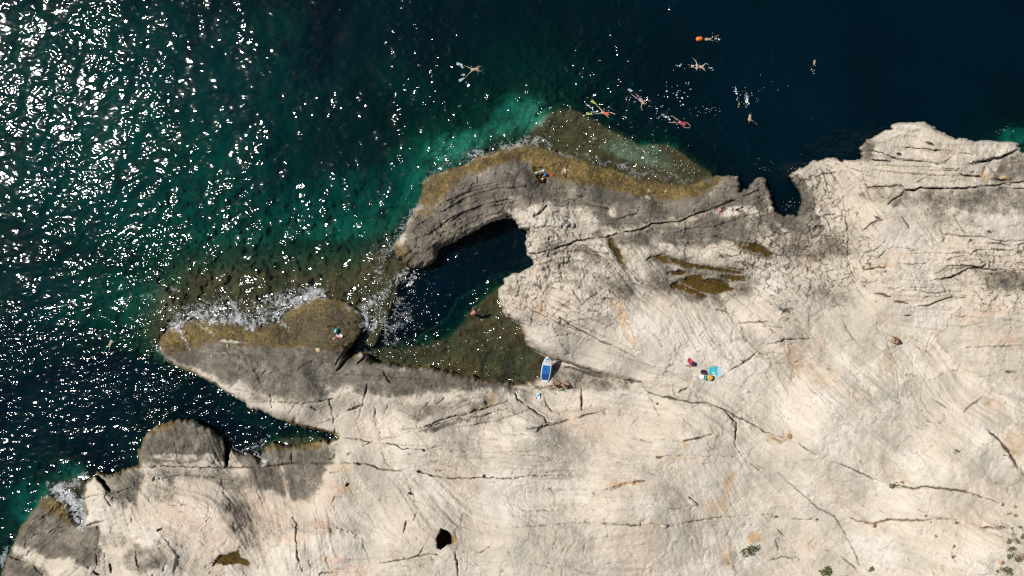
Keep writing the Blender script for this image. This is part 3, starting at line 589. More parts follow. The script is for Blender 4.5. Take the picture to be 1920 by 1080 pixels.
# mottle the weathering: pale scars inside, ragged edges, streaks down the grain
for poly in ([(780,352),(800,335),(870,311),(945,283),(1010,275),(1140,314),(1260,345),(1345,331),(1390,330),(1345,360),(1312,385),(1205,388),(1120,368),(1025,350),(960,320),(900,345),(850,370),(812,400),(786,390)],
             [(296,640),(335,604),(400,597),(520,606),(600,554),(676,583),(692,605),(664,670),(600,680),(400,670),(310,675)]):
    lpoly(poly, .9, 12)
LICH = np.clip(LICH + (0.42 * mott3 + 0.42 * mott2 + 0.05 * LIC2) * sstep(0.02, 0.5, LICH), 0, 1)
GREY = np.clip(GREY + (0.5 * mott3 + 0.2 * mott) * sstep(.05, .4, GREY), 0, 1)
VEIN = sstep(1.1, 1.9, LIC2 + .25 * mott2) * (1 - sstep(.6, .9, GRAIN)) * land_m
SCAR = np.zeros_like(Z)
for b in [(1095,415,26,28,30,1),(1150,398,9,11,0,.9),(1270,440,0.1,.1,0,0),(1380,395,30,10,-20,.6),(1010,400,14,10,30,.8),(1130,470,20,10,40,.8),(1250,462,20,8,10,.8),(330,857,55,7,0,.9),(390,858,20,8,0,.8),(190,915,14,18,20,.8),(245,1000,12,12,0,.5),
 (120,1052,22,9,0,.9),(60,1035,14,12,60,.5),(900,745,30,10,5,.5),(540,770,60,12,10,.6),(1540,340,8,40,-15,.6),(620,735,20,12,10,.6),(535,905,5,40,-12,.9),(1057,322,4,5,20,1),(1066,320,4,1.6,40,1),(1051,326,4,1.6,-20,1),(1213,371,4,3,0,1),(1215,359,4,2,0,1),(1250,357,3,2,0,.9),(597,657,6,4,10,1),(435,640,30,3,3,.8),(395,660,40,3,5,.4),(1285,470,30,8,10,.5),(1430,430,30,12,35,.5),(1470,430,25,6,40,.7),(1290,545,16,8,20,.6)]:
    blob(SCAR, *b, UW, VW)
LICH = np.maximum(LICH, .62 * sstep(-4, 8, sl) * np.clip(.9 + mott3, 0, 1.2))
SCAR = np.clip(SCAR * (0.8 + 0.7 * mott), 0, 1)
LICH = np.clip(LICH - 0.9 * SCAR, 0, 1)

ALG = np.zeros_like(Z); BRN = np.zeros_like(Z)
def apoly(F, poly, amp, soft, X=UW, Y=VW):
    return np.maximum(F, amp * sstep(-1.7 * soft, 1.7 * soft, csdf(poly, X, Y)))
GOLD = [(780,352),(800,335),(835,322),(870,311),(900,297),(945,283),(985,268),(1010,275),(1040,288),(1090,298),(1140,314),(1200,330),(1260,345),(1310,344),(1345,331),(1368,328),(1345,346),(1312,368),(1250,374),(1205,368),(1150,356),(1120,349),(1060,340),(1025,331),(1016,348),(1008,342),(1000,322),(995,304),(960,300),(930,309),(900,324),(868,326),(850,345),(840,362),(812,388),(786,384)]
ALG = apoly(ALG, GOLD, 1, 6)
ALG = apoly(ALG, [(1222,352),(1232,352),(1233,400),(1226,408),(1222,380)], .7, 5)
ALG = apoly(ALG, [(738,485),(736,462),(752,458),(768,470),(772,492)], .9, 7)
ALG = apoly(ALG, [(700,525),(706,505),(735,500),(752,515),(745,535),(715,535)], .9, 7)
ALG = apoly(ALG, [(775,415),(770,400),(800,388),(815,398),(815,406),(795,405)], .8, 6)
PEN = [(296,640),(306,616),(335,604),(400,597),(455,606),(500,614),(522,606),(540,582),(568,563),(600,554),(640,560),(676,583),(692,605),(682,628),(668,650),(650,660),(600,656),(560,652),(480,650),(400,642),(370,652),(320,664),(300,660)]
ALG = apoly(ALG, PEN, 1, 6)
BRN = apoly(BRN, [(540,600),(575,582),(640,575),(676,592),(680,620),(660,650),(600,655),(560,648),(490,640),(480,632),(530,620)], .8, 12)
BRN = apoly(BRN, [(300,665),(330,650),(420,640),(480,640),(520,650),(480,660),(380,660)], .6, 10)
ALG = apoly(ALG, [(495,845),(500,828),(545,832),(600,826),(622,830),(600,842),(540,842)], .85, 6)
ALG = apoly(ALG, [(70,945),(85,930),(110,932),(124,945),(134,985),(115,975),(90,960)], .9, 7)
ALG = apoly(ALG, [(268,815),(300,792),(330,788),(325,805),(290,815)], .8, 6)
ALG = apoly(ALG, [(425,828),(440,835),(450,852),(435,850)], .8, 5)
ALG = apoly(ALG, [(1000,640),(985,655),(1000,672),(1020,690),(1022,712),(1000,716),(960,722),(930,712)], .7, 7)
ALG = np.maximum(ALG, sstep(9, 1, land) * (D > 0) * ctrl([(1550,295,.1),(1650,240,.1),(1450,380,.15),(980,480,.1),(930,420,.15),(500,770,.2),(400,600,1),(900,290,1),(1200,330,1),(850,700,.9),(200,890,.8),(560,830,1),(60,980,.6)], U, V, 30, 1.6))
ALG = np.clip(ALG + 0.5 * mott3 * sstep(.05, .5, ALG), 0, 1)
BRN = np.maximum(BRN, sstep(.05, .45, mott3 + .25 * mott) * .75)
ALG = np.clip(ALG - SCAR, 0, 1)

OCH = np.zeros_like(Z); PINK = np.zeros_like(Z); PALE = np.zeros_like(Z)
for b in [(1162,590,8,45,-25,.8),(1185,635,5,20,-25,.6),(922,745,8,14,10,.9),(913,757,5,5,0,1),(1490,675,14,40,-30,.5),(1530,700,10,30,-35,.4),(1372,905,10,26,10,.8),(1360,945,9,20,10,.6),(1410,1004,20,9,0,1),(1360,1047,8,14,0,.9),(1360,1022,8,8,0,.6),
 (1170,910,44,6,-8,.8),(1900,835,26,30,0,.5),(1846,680,6,4,0,.6),(640,880,8,24,80,.5),(648,920,8,20,80,.5),(1475,822,14,8,-20,.8),(1445,820,6,12,0,.6),(1850,330,12,8,0,.6),(1890,336,14,5,0,.7),(845,1012,10,12,0,1),(1640,980,30,6,5,.6),(1885,1010,12,8,20,.9),(1878,1055,6,5,0,.9),
 (1275,828,26,4,30,.6),(1335,950,20,14,0,.35),(1015,575,20,8,40,.4),(1280,860,60,6,0,.35),(1660,690,20,30,0,.25),(1640,995,40,8,0,.35),(1235,985,20,4,0,.5),(980,640,8,20,0,.5),(1430,1045,10,10,0,.3),(1790,990,100,50,0,.15),(1700,560,60,6,0,.2),(1650,503,40,4,0,.5),(1230,850,8,12,0,.4),(440,1056,30,7,5,.5)]:
    blob(OCH, *b)
for b in [(600,985,20,24,20,.9),(620,1050,26,9,10,.9),(560,900,60,50,0,.4),(480,970,60,50,0,.45),(350,960,60,60,0,.4),(660,1070,50,10,0,.7),(420,1000,80,40,0,.3),(620,930,20,40,0,.5),(1200,1020,60,40,0,.25),(1120,790,70,50,0,.25),(1840,590,60,10,-10,.5),(1880,640,40,14,0,.45),(1500,480,40,20,30,.35),(1690,475,30,8,0,.6),(1860,760,18,14,0,.6),
 (1560,930,60,20,30,.25),(1520,1020,40,20,0,.3),(550,1010,10,50,90,.6),(560,680,.1,.1,0,0),(1540,640,10,14,0,.5),(1750,620,30,12,0,.3),(1020,700,.1,.1,0,0),(700,800,60,30,0,.2),(1430,560,30,30,0,.2),(270,895,8,20,30,.6),(1030,560,60,40,30,.2),(250,960,30,30,0,.3)]:
    blob(PINK, *b)
for b in [(950,930,60,60,0,.8),(1020,935,20,14,0,1),(1130,965,14,8,0,.8),(1400,1020,30,60,10,.5),(1560,790,60,80,-50,.8),(1350,680,80,60,40,.5),(1440,520,30,60,30,.8),(1640,1030,60,40,30,.8),(1850,840,60,40,40,.6),(1730,880,60,30,20,.6),(1270,640,60,60,60,.6),(1580,680,20,60,-40,.7),(1740,600,50,40,0,.5),(1330,900,30,60,20,.4),(1385,890,14,70,10,.6),
 (1840,420,80,30,0,.5),(1700,440,50,40,0,.5),(1290,505,30,14,10,.6),(620,960,40,40,0,.5),(700,1010,60,50,30,.3),(1520,930,60,40,40,.5),(1700,960,80,50,20,.4),(1170,760,60,60,0,.4),(1500,760,60,60,50,.6),(1850,1030,80,50,0,.5),(1180,540,14,50,-40,.7),(1420,1030,16,40,0,.7)]:
    blob(PALE, *b)
PALE = np.clip(PALE * (0.75 + 0.6 * mott2), 0, 1)

STRK = sstep(0.8, 2.3, LIC2 + 0.4 * LIC1 + 0.6 * mott2) * (0.05 + 0.95 * GRAIN ** 1.5) * land_m      # dark thin streaks along the beds
STRK = np.maximum(STRK, sstep(0.9, 2.2, -LIC3 + 0.5 * LIC1) * 0.6 * GRAIN * land_m)
PEP = sstep(0.28, 0.6, fbm(U / 3.2, V / 3.2, 131, 2)) * sstep(-.2, .5, mott2 + 0.3)           # pits and specks

# sea bed colours: pale sand and rubble against weed
SAND = np.zeros_like(Z)
for b in [(990,215,40,32,-40,1),(850,275,70,26,-15,1),(960,215,50,30,-40,.7),(780,330,40,26,-60,.6),(930,245,40,16,-25,.7),(765,365,20,40,20,.6),(1200,278,60,16,15,.30),(1260,268,22,8,20,.8),(1190,290,70,14,22,.45),(60,950,40,50,-40,.8),(130,890,40,12,0,.4),(1900,255,30,18,0,1),(640,430,90,22,0,.5),(560,400,100,40,-10,.32),(430,440,120,22,0,.3),(880,465,50,12,-15,.5),(350,400,120,60,0,.3),(200,430,140,40,0,.35),(250,300,320,160,0,.58),(150,150,260,170,0,.55),(480,150,170,140,0,.42),(790,330,90,70,-40,.45),(620,380,160,60,-10,.45),(480,60,120,50,0,.4),(760,150,60,40,20,.35),(100,560,200,60,0,.35),(150,880,60,20,0,.5),(720,410,30,40,40,.4)]:
    blob(SAND, *b)
SAND = np.clip(SAND * (0.95 + 0.9 * mott3 * sstep(0.5, 0.9, SAND) + 0.25 * mott2), 0, 1)

# ------------------------------------------------------------------ terrain mesh
def grid_mesh(name, us_i, vs_i, Zg, keep=None):
    ny_, nx_ = Zg.shape
    k = (CAMH - Zg) / CAMH / PXM
    co = np.stack([(us_i[None, :] - 960) * k, (540 - vs_i[:, None]) * k, Zg], -1).reshape(-1, 3).astype(np.float32)
    idx = np.arange(ny_ * nx_, dtype=np.int32).reshape(ny_, nx_)
    q = np.stack([idx[1:, :-1], idx[1:, 1:], idx[:-1, 1:], idx[:-1, :-1]], -1).reshape(-1, 4)
    vmap = None
    if keep is not None:
        q = q[keep.reshape(-1)]
        used = np.unique(q)
        vmap = used
        rm = np.zeros(ny_ * nx_, np.int32); rm[used] = np.arange(len(used))
        q = rm[q]; co = co[used]
    me = bpy.data.meshes.new(name)
    me.vertices.add(len(co)); me.vertices.foreach_set('co', co.ravel())
    me.loops.add(q.size); me.loops.foreach_set('vertex_index', q.ravel().astype(np.int32))
    me.polygons.add(len(q))
    me.polygons.foreach_set('loop_start', np.arange(0, q.size, 4, dtype=np.int32))
    me.polygons.foreach_set('use_smooth', np.ones(len(q), bool))
    me.update(calc_edges=True)
    o = bpy.data.objects.new(name, me)
    COL.objects.link(o)
    return o, vmap
def attr(me, name, arr, vmap=None):
    a = me.attributes.new(name, 'FLOAT', 'POINT')
    f = np.ascontiguousarray(arr, np.float32).ravel()
    if vmap is not None: f = f[vmap]
    a.data.foreach_set('value', f)

shore, _ = grid_mesh('rocky_shore', us, vs, Z)
tag(shore, 'pale limestone shore with dark weathered edges and long cracks above the sea', kind='structure')
SMOOTH = sstep(.0, .32, fbm(U / 95, V / 95, 141, 3) + 0.35 * (0.5 - GRAIN) + 0.12 * PALE) * np.clip(1 - LICH, 0, 1)
WET = sstep(12, 0, land) * sstep(0.7, 0.05, Z) * (D > 0)
for n, a in (('lichen', LICH), ('algae', ALG), ('brown', np.maximum(BRN, 0)), ('crack', CRACK), ('ochre', OCH), ('pink', PINK), ('pale', PALE), ('streak', STRK),
             ('pepper', PEP), ('sand', SAND), ('pool', np.maximum(POOLM, 0)), ('pit', PITM), ('under', (D < 0).astype(np.float32)), ('wet', WET), ('grain', (LIC1 * 0.35 + LIC2 * 0.65) * np.clip(GRAIN * 1.3, .1, 1)), ('smooth', SMOOTH), ('grey', GREY), ('slab', SLAB), ('vein', VEIN)):
    attr(shore.data, n, a)
attr(shore.data, 'band', np.tanh(0.7 * LIC3 + 0.35 * LIC2)); attr(shore.data, 'mott', mott3)

def zat(px, py, z0=2.0):
    return float(at_grid(Z, px, py))
def ground(px, py, dz=0.0):
    return P(px, py, max(zat(px, py), 0.0) + dz)

# ------------------------------------------------------------------ node helpers
def newmat(name):
    m = bpy.data.materials.new(name); m.use_nodes = True
    nt = m.node_tree
    for n in list(nt.nodes): nt.nodes.remove(n)
    out = nt.nodes.new('ShaderNodeOutputMaterial')
    return m, nt, out
class NB:
    def __init__(s, nt): s.nt = nt; s.L = nt.links.new
    def n(s, t, **kw):
        x = s.nt.nodes.new(t)
        for k, v in kw.items(): setattr(x, k, v)
        return x
    def att(s, name):
        return s.n('ShaderNodeAttribute', attribute_name=name).outputs['Fac']
    def inp(s, sock, v):
        if isinstance(v, (int, float)): sock.default_value = v
        elif isinstance(v, (tuple, list)): sock.default_value = tuple(v) + ((1,) if len(v) == 3 and len(sock.default_value) == 4 else ())
        else: s.L(v, sock)
    def math(s, op, a, b=0.0, c=None, clamp=False):
        x = s.n('ShaderNodeMath', operation=op, use_clamp=clamp)
        s.inp(x.inputs[0], a); s.inp(x.inputs[1], b)
        if c is not None: s.inp(x.inputs[2], c)
        return x.outputs[0]
    def mix(s, f, a, b, mode='MIX'):
        x = s.n('ShaderNodeMix', data_type='RGBA', blend_type=mode)
        s.inp(x.inputs[0], f); s.inp(x.inputs[6], a); s.inp(x.inputs[7], b)
        return x.outputs[2]
    def noise(s, vec, scale, detail=4, rough=0.55, dist=0.0):
        x = s.n('ShaderNodeTexNoise')
        s.L(vec, x.inputs['Vector'])
        x.inputs['Scale'].default_value = scale; x.inputs['Detail'].default_value = detail
        x.inputs['Roughness'].default_value = rough; x.inputs['Distortion'].default_value = dist
        return x.outputs['Fac']
    def rng(s, v, a, b, c=0.0, d=1.0):
        x = s.n('ShaderNodeMapRange', clamp=True)
        s.L(v, x.inputs[0])
        for i, q in enumerate((a, b, c, d)): x.inputs[i + 1].default_value = q
        return x.outputs[0]

# ---- rock
rock, nt, out = newmat('limestone')
b = NB(nt)
pos = b.n('ShaderNodeNewGeometry').outputs['Position']
n_lo = b.noise(pos, 0.16, 3); n_mid = b.noise(pos, 0.9, 5, .6); n_hi = b.noise(pos, 5.0, 5, .65); n_vh = b.noise(pos, 16.0, 3, .6)
bd = b.rng(b.att('band'), -1, 1); mo = b.att('mott')
sm = b.math('SUBTRACT', 1.0, b.math('MULTIPLY', b.att('smooth'), .8))
col = b.mix(b.rng(n_lo, .35, .65), (.510, .440, .350), (.462, .410, .335))
col = b.mix(b.rng(bd, .30, .85, 0, .55), col, (.570, .512, .432))
col = b.mix(b.rng(bd, .42, .05, 0, .40), col, (.440, .392, .322))
col = b.mix(b.rng(b.att('slab'), .08, .42, 0, .75), col, (.595, .542, .462))
col = b.mix(b.rng(b.att('slab'), -.10, -.42, 0, .70), col, (.385, .350, .285))
col = b.mix(b.math('MULTIPLY', b.rng(b.att('slab'), -.06, 0, 0, 1), b.rng(b.att('slab'), .08, 0, 0, .4)), col, (.510, .415, .315))
col = b.mix(b.math('MULTIPLY', b.rng(n_mid, .46, .66), b.math('MULTIPLY', sm, .38)), col, (.420, .372, .305))
col = b.mix(b.math('MULTIPLY', b.rng(mo, .12, .42), b.math('MULTIPLY', sm, .36)), col, (.345, .305, .250))
col = b.mix(b.math('MULTIPLY', b.rng(n_hi, .55, .70), b.math('MULTIPLY', sm, .42)), col, (.285, .250, .195))
col = b.mix(b.math('MULTIPLY', b.att('grey'), .8), col, b.mix(b.rng(n_hi, .35, .65), (.335, .312, .255), (.410, .380, .315)))
col = b.mix(b.math('MULTIPLY', b.att('vein'), b.rng(n_mid, .40, .60, 0, .6)), col, b.mix(b.rng(n_lo, .4, .6), (.40, .30, .205), (.33, .30, .26)))
col = b.mix(b.math('MULTIPLY', b.att('pale'), b.rng(n_hi, .30, .55, .55, 1.0)), col, (.605, .560, .495))
col = b.mix(b.math('MULTIPLY', b.att('pink'), b.rng(n_mid, .35, .6, .45, 1.0)), col, (.560, .400, .300))
col = b.mix(b.math('MULTIPLY', b.att('ochre'), b.rng(n_mid, .35, .6, .35, .9)), col, (.450, .270, .115))
col = b.mix(b.math('MULTIPLY', b.att('streak'), b.rng(n_hi, .35, .6, .2, .6)), col, (.185, .160, .125))
col = b.mix(b.math('MULTIPLY', b.att('pepper'), b.math('MULTIPLY', sm, .34)), col, (.17, .15, .12))
li = b.att('lichen')
lt = b.rng(b.math('ADD', li, b.math('MULTIPLY', b.math('SUBTRACT', n_mid, .5), .8)), .02, .55)
col = b.mix(b.math('MULTIPLY', lt, .75), col, b.mix(b.rng(n_hi, .35, .65), (.215, .180, .130), (.345, .300, .230)))
ln = b.rng(b.math('ADD', li, b.math('ADD', b.math('MULTIPLY', b.math('SUBTRACT', n_hi, .5), 2.0), b.math('MULTIPLY', b.math('SUBTRACT', n_mid, .5), .9))), .22, .86)
lcol = b.mix(b.rng(n_mid, .38, .62), (.082, .072, .058), (.142, .123, .096))
lcol = b.mix(b.rng(mo, -.05, .30), lcol, (.058, .052, .043))
lcol = b.mix(b.math('MULTIPLY', b.rng(n_vh, .56, .72), .6), lcol, (.27, .24, .19))
lcol = b.mix(b.rng(n_hi, .55, .68, 0, .5), lcol, (.225, .20, .155))
col = b.mix(b.math('MULTIPLY', ln, .95), col, lcol)
pit = b.att('pit')
col = b.mix(pit, col, b.mix(b.rng(n_hi, .4, .6), (.20, .115, .055), (.30, .19, .10)))
al = b.att('algae')
an = b.rng(b.math('ADD', al, b.math('MULTIPLY', b.math('SUBTRACT', n_hi, .5), 1.1)), .2, .7)
acol = b.mix(b.rng(n_hi, .36, .62), (.046, .032, .009), (.250, .168, .044))
acol = b.mix(b.rng(n_mid, .42, .66, 0, .85), acol, (.050, .037, .015))
acol = b.mix(b.rng(n_vh, .6, .75, 0, .5), acol, (.26, .19, .08))
acol = b.mix(b.math('MULTIPLY', b.att('brown'), .92), acol, b.mix(b.rng(n_hi, .35, .65), (.028, .023, .014), (.075, .060, .036)))
col = b.mix(b.math('MULTIPLY', an, .95), col, acol)
col = b.mix(b.math('MULTIPLY', b.att('wet'), .5), col, (.055, .044, .024))
po = b.att('pool')
col = b.mix(po, col, b.mix(b.rng(n_mid, .35, .65), (.070, .046, .013), (.135, .088, .028)))
cr = b.att('crack')
crr = b.rng(b.math('ADD', cr, b.math('MULTIPLY', b.math('SUBTRACT', n_vh, .5), .3)), .28, .68)
col = b.mix(b.math('MULTIPLY', crr, .84), col, (.060, .048, .035))
# under water: weed and rubble
un = b.att('under')
wcol = b.mix(b.rng(n_hi, .35, .65), (.022, .017, .005), (.105, .083, .028))
wcol = b.mix(b.rng(n_mid, .38, .60, 0, .9), wcol, (.024, .018, .007))
wcol = b.mix(b.rng(n_lo, .40, .62, 0, .55), wcol, (.085, .055, .022))
w_vh = b.noise(pos, 2.3, 4, .7, .6)
wcol = b.mix(b.rng(w_vh, .55, .72, 0, .5), wcol, (.17, .135, .06))
scol = b.mix(b.rng(n_mid, .38, .62), (.20, .29, .195), (.11, .155, .10))
wcol = b.mix(b.att('sand'), wcol, scol)
col = b.mix(un, col, wcol)
pr = b.n('ShaderNodeBsdfPrincipled')
b.L(col, pr.inputs['Base Color'])
rg = b.mix(b.math('MAXIMUM', b.att('wet'), b.math('MULTIPLY', al, .4)), (.88, .88, .88), (.42, .42, .42))
b.L(rg, pr.inputs['Roughness'])
pr.inputs['Specular IOR Level'].default_value = 0.25
bm = b.n('ShaderNodeBump'); bm.inputs['Strength'].default_value = 0.9; bm.inputs['Distance'].default_value = 1.0
hgt = b.math('ADD', b.math('MULTIPLY', n_hi, .036), b.math('MULTIPLY', n_vh, .014))
hgt = b.math('ADD', b.math('MULTIPLY', hgt, b.math('SUBTRACT', 1.0, b.math('MULTIPLY', b.att('smooth'), .55))), b.math('MULTIPLY', b.att('grain'), .010))
b.L(hgt, bm.inputs['Height']); b.L(bm.outputs[0], pr.inputs['Normal'])
b.L(pr.outputs[0], out.inputs['Surface'])
shore.data.materials.append(rock)

# ------------------------------------------------------------------ the sea
def water_mat(name, chop=True, ks=(0.62, 0.172, 0.168), S=(.0002, .0060, .0115)):
    m, nt, out = newmat(name)
    b = NB(nt)
    d = b.att('depth')
    ex = b.n('ShaderNodeCombineColor')
    for i, k in enumerate(ks):
        b.L(b.math('POWER', math.e, b.math('MULTIPLY', d, -k)), ex.inputs[i])
    T = ex.outputs[0]
    tr = b.n('ShaderNodeBsdfTransparent'); b.L(T, tr.inputs[0])
    inv = b.n('ShaderNodeInvert'); b.L(T, inv.inputs[1])
    df = b.n('ShaderNodeBsdfDiffuse')
    sn = b.mix(b.rng(b.noise(b.n('ShaderNodeNewGeometry').outputs['Position'], .09, 4, .6), .3, .7), tuple(c * .72 for c in S), tuple(c * 1.35 for c in S))
    b.L(b.mix(1.0, inv.outputs[0], sn, 'MULTIPLY'), df.inputs[0])
    body = b.n('ShaderNodeAddShader'); b.L(tr.outputs[0], body.inputs[0]); b.L(df.outputs[0], body.inputs[1])
    geo = b.n('ShaderNodeNewGeometry')
    gl = b.n('ShaderNodeBsdfGlossy'); gl.inputs['Roughness'].default_value = WROUGH
    fr = b.n('ShaderNodeFresnel'); fr.inputs['IOR'].default_value = 1.333
    if chop:
        pos = geo.outputs['Position']
        def stretched(ang, sx, sy):
            mp = b.n('ShaderNodeMapping'); mp.vector_type = 'POINT'
            mp.inputs['Rotation'].default_value = (0, 0, math.radians(ang)); mp.inputs['Scale'].default_value = (sx, sy, 0)
            b.L(pos, mp.inputs['Vector']); return mp.outputs[0]
        # swell, then three sizes of wind wave (heights in metres), the wind waves scaled by the local chop
        hb = None
        for ang, sx, sy, det, amp, at in WAVES:
            h = b.math('MULTIPLY', b.math('MULTIPLY', b.noise(stretched(ang, sx, sy), 1.0, det, .5, .4), amp), b.att(at))
            hb = h if hb is None else b.math('ADD', hb, h)
        bp = b.n('ShaderNodeBump'); bp.inputs['Strength'].default_value = 1.0; bp.inputs['Distance'].default_value = 1.0
        b.L(hb, bp.inputs['Height'])
        b.L(bp.outputs[0], gl.inputs['Normal'])
    mx = b.n('ShaderNodeMixShader')
    b.L(fr.outputs[0], mx.inputs[0]); b.L(body.outputs[0], mx.inputs[1]); b.L(gl.outputs[0], mx.inputs[2])
    b.L(mx.outputs[0], out.inputs['Surface'])
    return m
WROUGH = 0.08
WAVES = [(10, .2, .32, 0, .22, 'chop'), (-35, .68, .9, 0, .25, 'chop'), (40, 1.6, 2.0, 0, .090, 'ripple_round'), (-28, 1.5, 2.5, 0, .055, 'ripple_round'), (-28, 1.2, 2.2, 0, .085, 'ripple'), (-10, 2.6, 4.2, 0, .030, 'ripple')]
sea_m = water_mat('sea_water')
s2_ = slice(None, None, 2)
us2, vs2 = us[s2_], vs[s2_]
Zs = Z[s2_, s2_]; Us, Vs = U[s2_, s2_], V[s2_, s2_]
swell = 0.05 * fbm(Us / 60, Vs / 40, 201, 2)
swell *= sstep(0.0, 1.5, -Zs)
dep = np.clip(-Zs, 0, None)
mn = np.minimum(np.minimum(Zs[1:, :-1], Zs[1:, 1:]), np.minimum(Zs[:-1, 1:], Zs[:-1, :-1]))
keep = mn < 0.12
CHOP = ctrl([(30,200,.56),(30,400,.60),(200,150,.60),(300,300,.68),(400,150,.62),(600,350,1.0),(450,400,1.0),(600,100,.62),(750,120,.5),(1000,80,.60),(1300,150,.62),(1350,200,.7),(1700,100,.45),(1900,200,.5),(700,300,.85),(800,300,1.0),(720,430,1.0),(400,540,.9),(250,540,.9),(100,560,.9),(100,700,.8),
 (250,680,.8),(300,760,.8),(450,790,.8),(560,820,.8),(150,840,.8),(60,950,.8),(850,570,.85),(900,480,.7),(780,620,.9),(900,660,.6),(1200,280,.8),(1050,230,.8),(600,520,.8),(1470,380,.9),(1350,290,.8)], Us, Vs, 40, 1.6)
CHOP = CHOP * (0.92 + 0.85 * fbm(Us / 55, Vs / 90, 221, 3))
RIP = ctrl([(40,100,.75),(40,300,.75),(180,200,.85),(60,450,.95),(300,300,.85),(400,150,.75),(600,350,.8),(450,400,.9),(600,100,.4),(1000,80,.5),(1300,150,.8),(1700,100,.4),(1900,200,.5),(700,300,.8),(800,300,1.3),(720,430,1.4),(400,540,1.8),(250,540,1.7),(100,560,1.45),(100,700,1.9),
 (250,680,2.1),(300,760,1.9),(450,790,2.2),(560,820,2.3),(150,840,1.6),(60,950,1.5),(850,570,3.6),(900,480,1.2),(780,620,4.2),(800,560,4.0),(900,660,2.0),(1200,280,4.2),(1270,310,4.2),(1060,230,3.0),(1140,270,4.2),(840,285,2.6),(600,520,1.5),(1470,380,1.6),(1350,290,1.2)], Us, Vs, 40, 1.6)
RIP = RIP * (1.0 + 0.30 * sstep(420, 640, Vs)) * (0.95 + 0.85 * fbm(Us / 50, Vs / 60, 225, 3))
RR = sstep(600, 440, Vs + 0.12 * (Us - 300))
sea, vmap = grid_mesh('sea', us2, vs2, swell.astype(np.float32), keep)
attr(sea.data, 'depth', dep, vmap); attr(sea.data, 'chop', CHOP, vmap); attr(sea.data, 'ripple', RIP * (1 - RR), vmap); attr(sea.data, 'ripple_round', RIP * RR, vmap)
sea.data.materials.append(sea_m)
tag(sea, 'dark teal sea with sun glitter and green shallows along the rocks', kind='structure')

# rock pools
pool_m = water_mat('pool_water', chop=False, ks=(0.35, 0.5, 1.2), S=(.012, .008, .002))
pn = {'long': 'long brown rock pool in the middle of the shore', 'low': 'wide brown rock pool with stony islets', 'upper': 'narrow brown rock pool in the grey rock', 'slot': 'slot shaped brown rock pool under the long crack',
      'small': 'smallest brown pool between two larger pools', 'side': 'thin brown pool east of the stony pools', 'brown': 'brown pool alone in the pale rock near the south edge', 'notch': 'olive pool in the notch with the bags'}
for nm, poly in POOLS:
    lev = pool_level[nm]
    c = np.mean(np.array(poly), 0)
    vv = [P(c[0], c[1], lev)]
    for x, y in poly:
        dx, dy = x - c[0], y - c[1]; L = math.hypot(dx, dy)
        k = (L + 5.0) / L
        vv.append(P(c[0] + dx * k, c[1] + dy * k, lev))
    n = len(poly)
    # ear-clip safe: use bmesh fill
    import bmesh
    bmx = bmesh.new()
    bv = [bmx.verts.new(v) for v in vv[1:]]
    f = bmx.faces.new(bv)
    bmesh.ops.triangulate(bmx, faces=[f])
    me = bpy.data.meshes.new('rock_pool'); bmx.to_mesh(me); bmx.free()
    if len(me.polygons) and me.polygons[0].normal.z < 0: me.flip_normals()
    o = bpy.data.objects.new('rock_pool', me); COL.objects.link(o)
    me.materials.append(pool_m)
    a = me.attributes.new('depth', 'FLOAT', 'POINT'); a.data.foreach_set('value', [0.35] * len(me.vertices))
    tag(o, pn[nm], kind='structure')

# ------------------------------------------------------------------ foam
FO = np.zeros_like(Z)
FOAM = [([(330,606),(345,598),(380,592),(420,588),(450,594),(480,602),(508,592),(528,576),(545,562),(575,552),(605,548)],13,.85),([(350,590),(420,575),(480,580),(530,560)],20,.5),([(395,600),(440,602)],9,.9),
 ([(320,603),(333,620),(345,638),(358,655)],4.5,.95),([(375,604),(386,620),(400,633)],2.5,.8),([(515,594),(530,606),(546,616)],4.5,.85),([(440,596),(460,610),(475,612)],6,.9),([(655,578),(680,588),(700,600)],7,.7),([(680,612),(692,610),(706,612)],6,1.1),
 ([(690,575),(712,552),(735,535),(755,520),(770,514)],11,.7),([(752,522),(764,516),(772,522),(766,532)],5,.95),([(700,560),(715,590),(725,620)],14,.5),([(705,520),(715,490),(728,470),(742,448),(758,420),(780,396)],9,.42),
 ([(800,335),(830,308),(860,298),(890,292),(930,281),(975,264)],9,.22),([(885,294),(905,286)],9,.75),([(940,276),(985,263),(1010,268),(1030,274)],8,.58),([(1050,285),(1100,292),(1160,312),(1200,325),(1250,334),(1300,340)],8,.28),([(1165,310),(1190,322)],8,.5),
 ([(112,918),(130,940),(140,962),(150,984)],13,1.1),([(150,940),(154,975)],10,1.0),([(128,912),(160,893)],8,.6),([(88,908),(108,930)],6,.55),([(482,846),(490,856),(498,870)],4,.9),([(465,838),(500,826)],7,.5),([(12,1030),(6,1060)],6,.6),([(730,640),(760,600),(750,570)],16,.32),([(320,580),(330,596),(335,615)],10,.5),([(290,640),(300,655),(310,672)],5,.5),([(225,560),(330,540)],14,.2),([(440,840),(462,848)],5,.5)]
for pts, w, a in FOAM:
    stroke(FO, pts, w, a, UL, VL, taper=False)
FO = np.clip(FO * (0.8 + 0.5 * mott), 0, 1.1)
fk = (FO[1:, 1:] > 0.14) & (U[1:, 1:] > X0) & (V[1:, 1:] < Y1)
ZF = np.maximum(Z, 0.0) + 0.05
foam, fvm = grid_mesh('sea_foam', us, vs, ZF.astype(np.float32), fk)
attr(foam.data, 'amount', FO, fvm)
fm, nt, out = newmat('foam'); b = NB(nt)
dfn = b.n('ShaderNodeBsdfDiffuse'); dfn.inputs[0].default_value = (.74, .76, .78, 1)
trn = b.n('ShaderNodeBsdfTransparent'); mxn = b.n('ShaderNodeMixShader')
fp = b.n('ShaderNodeNewGeometry').outputs['Position']
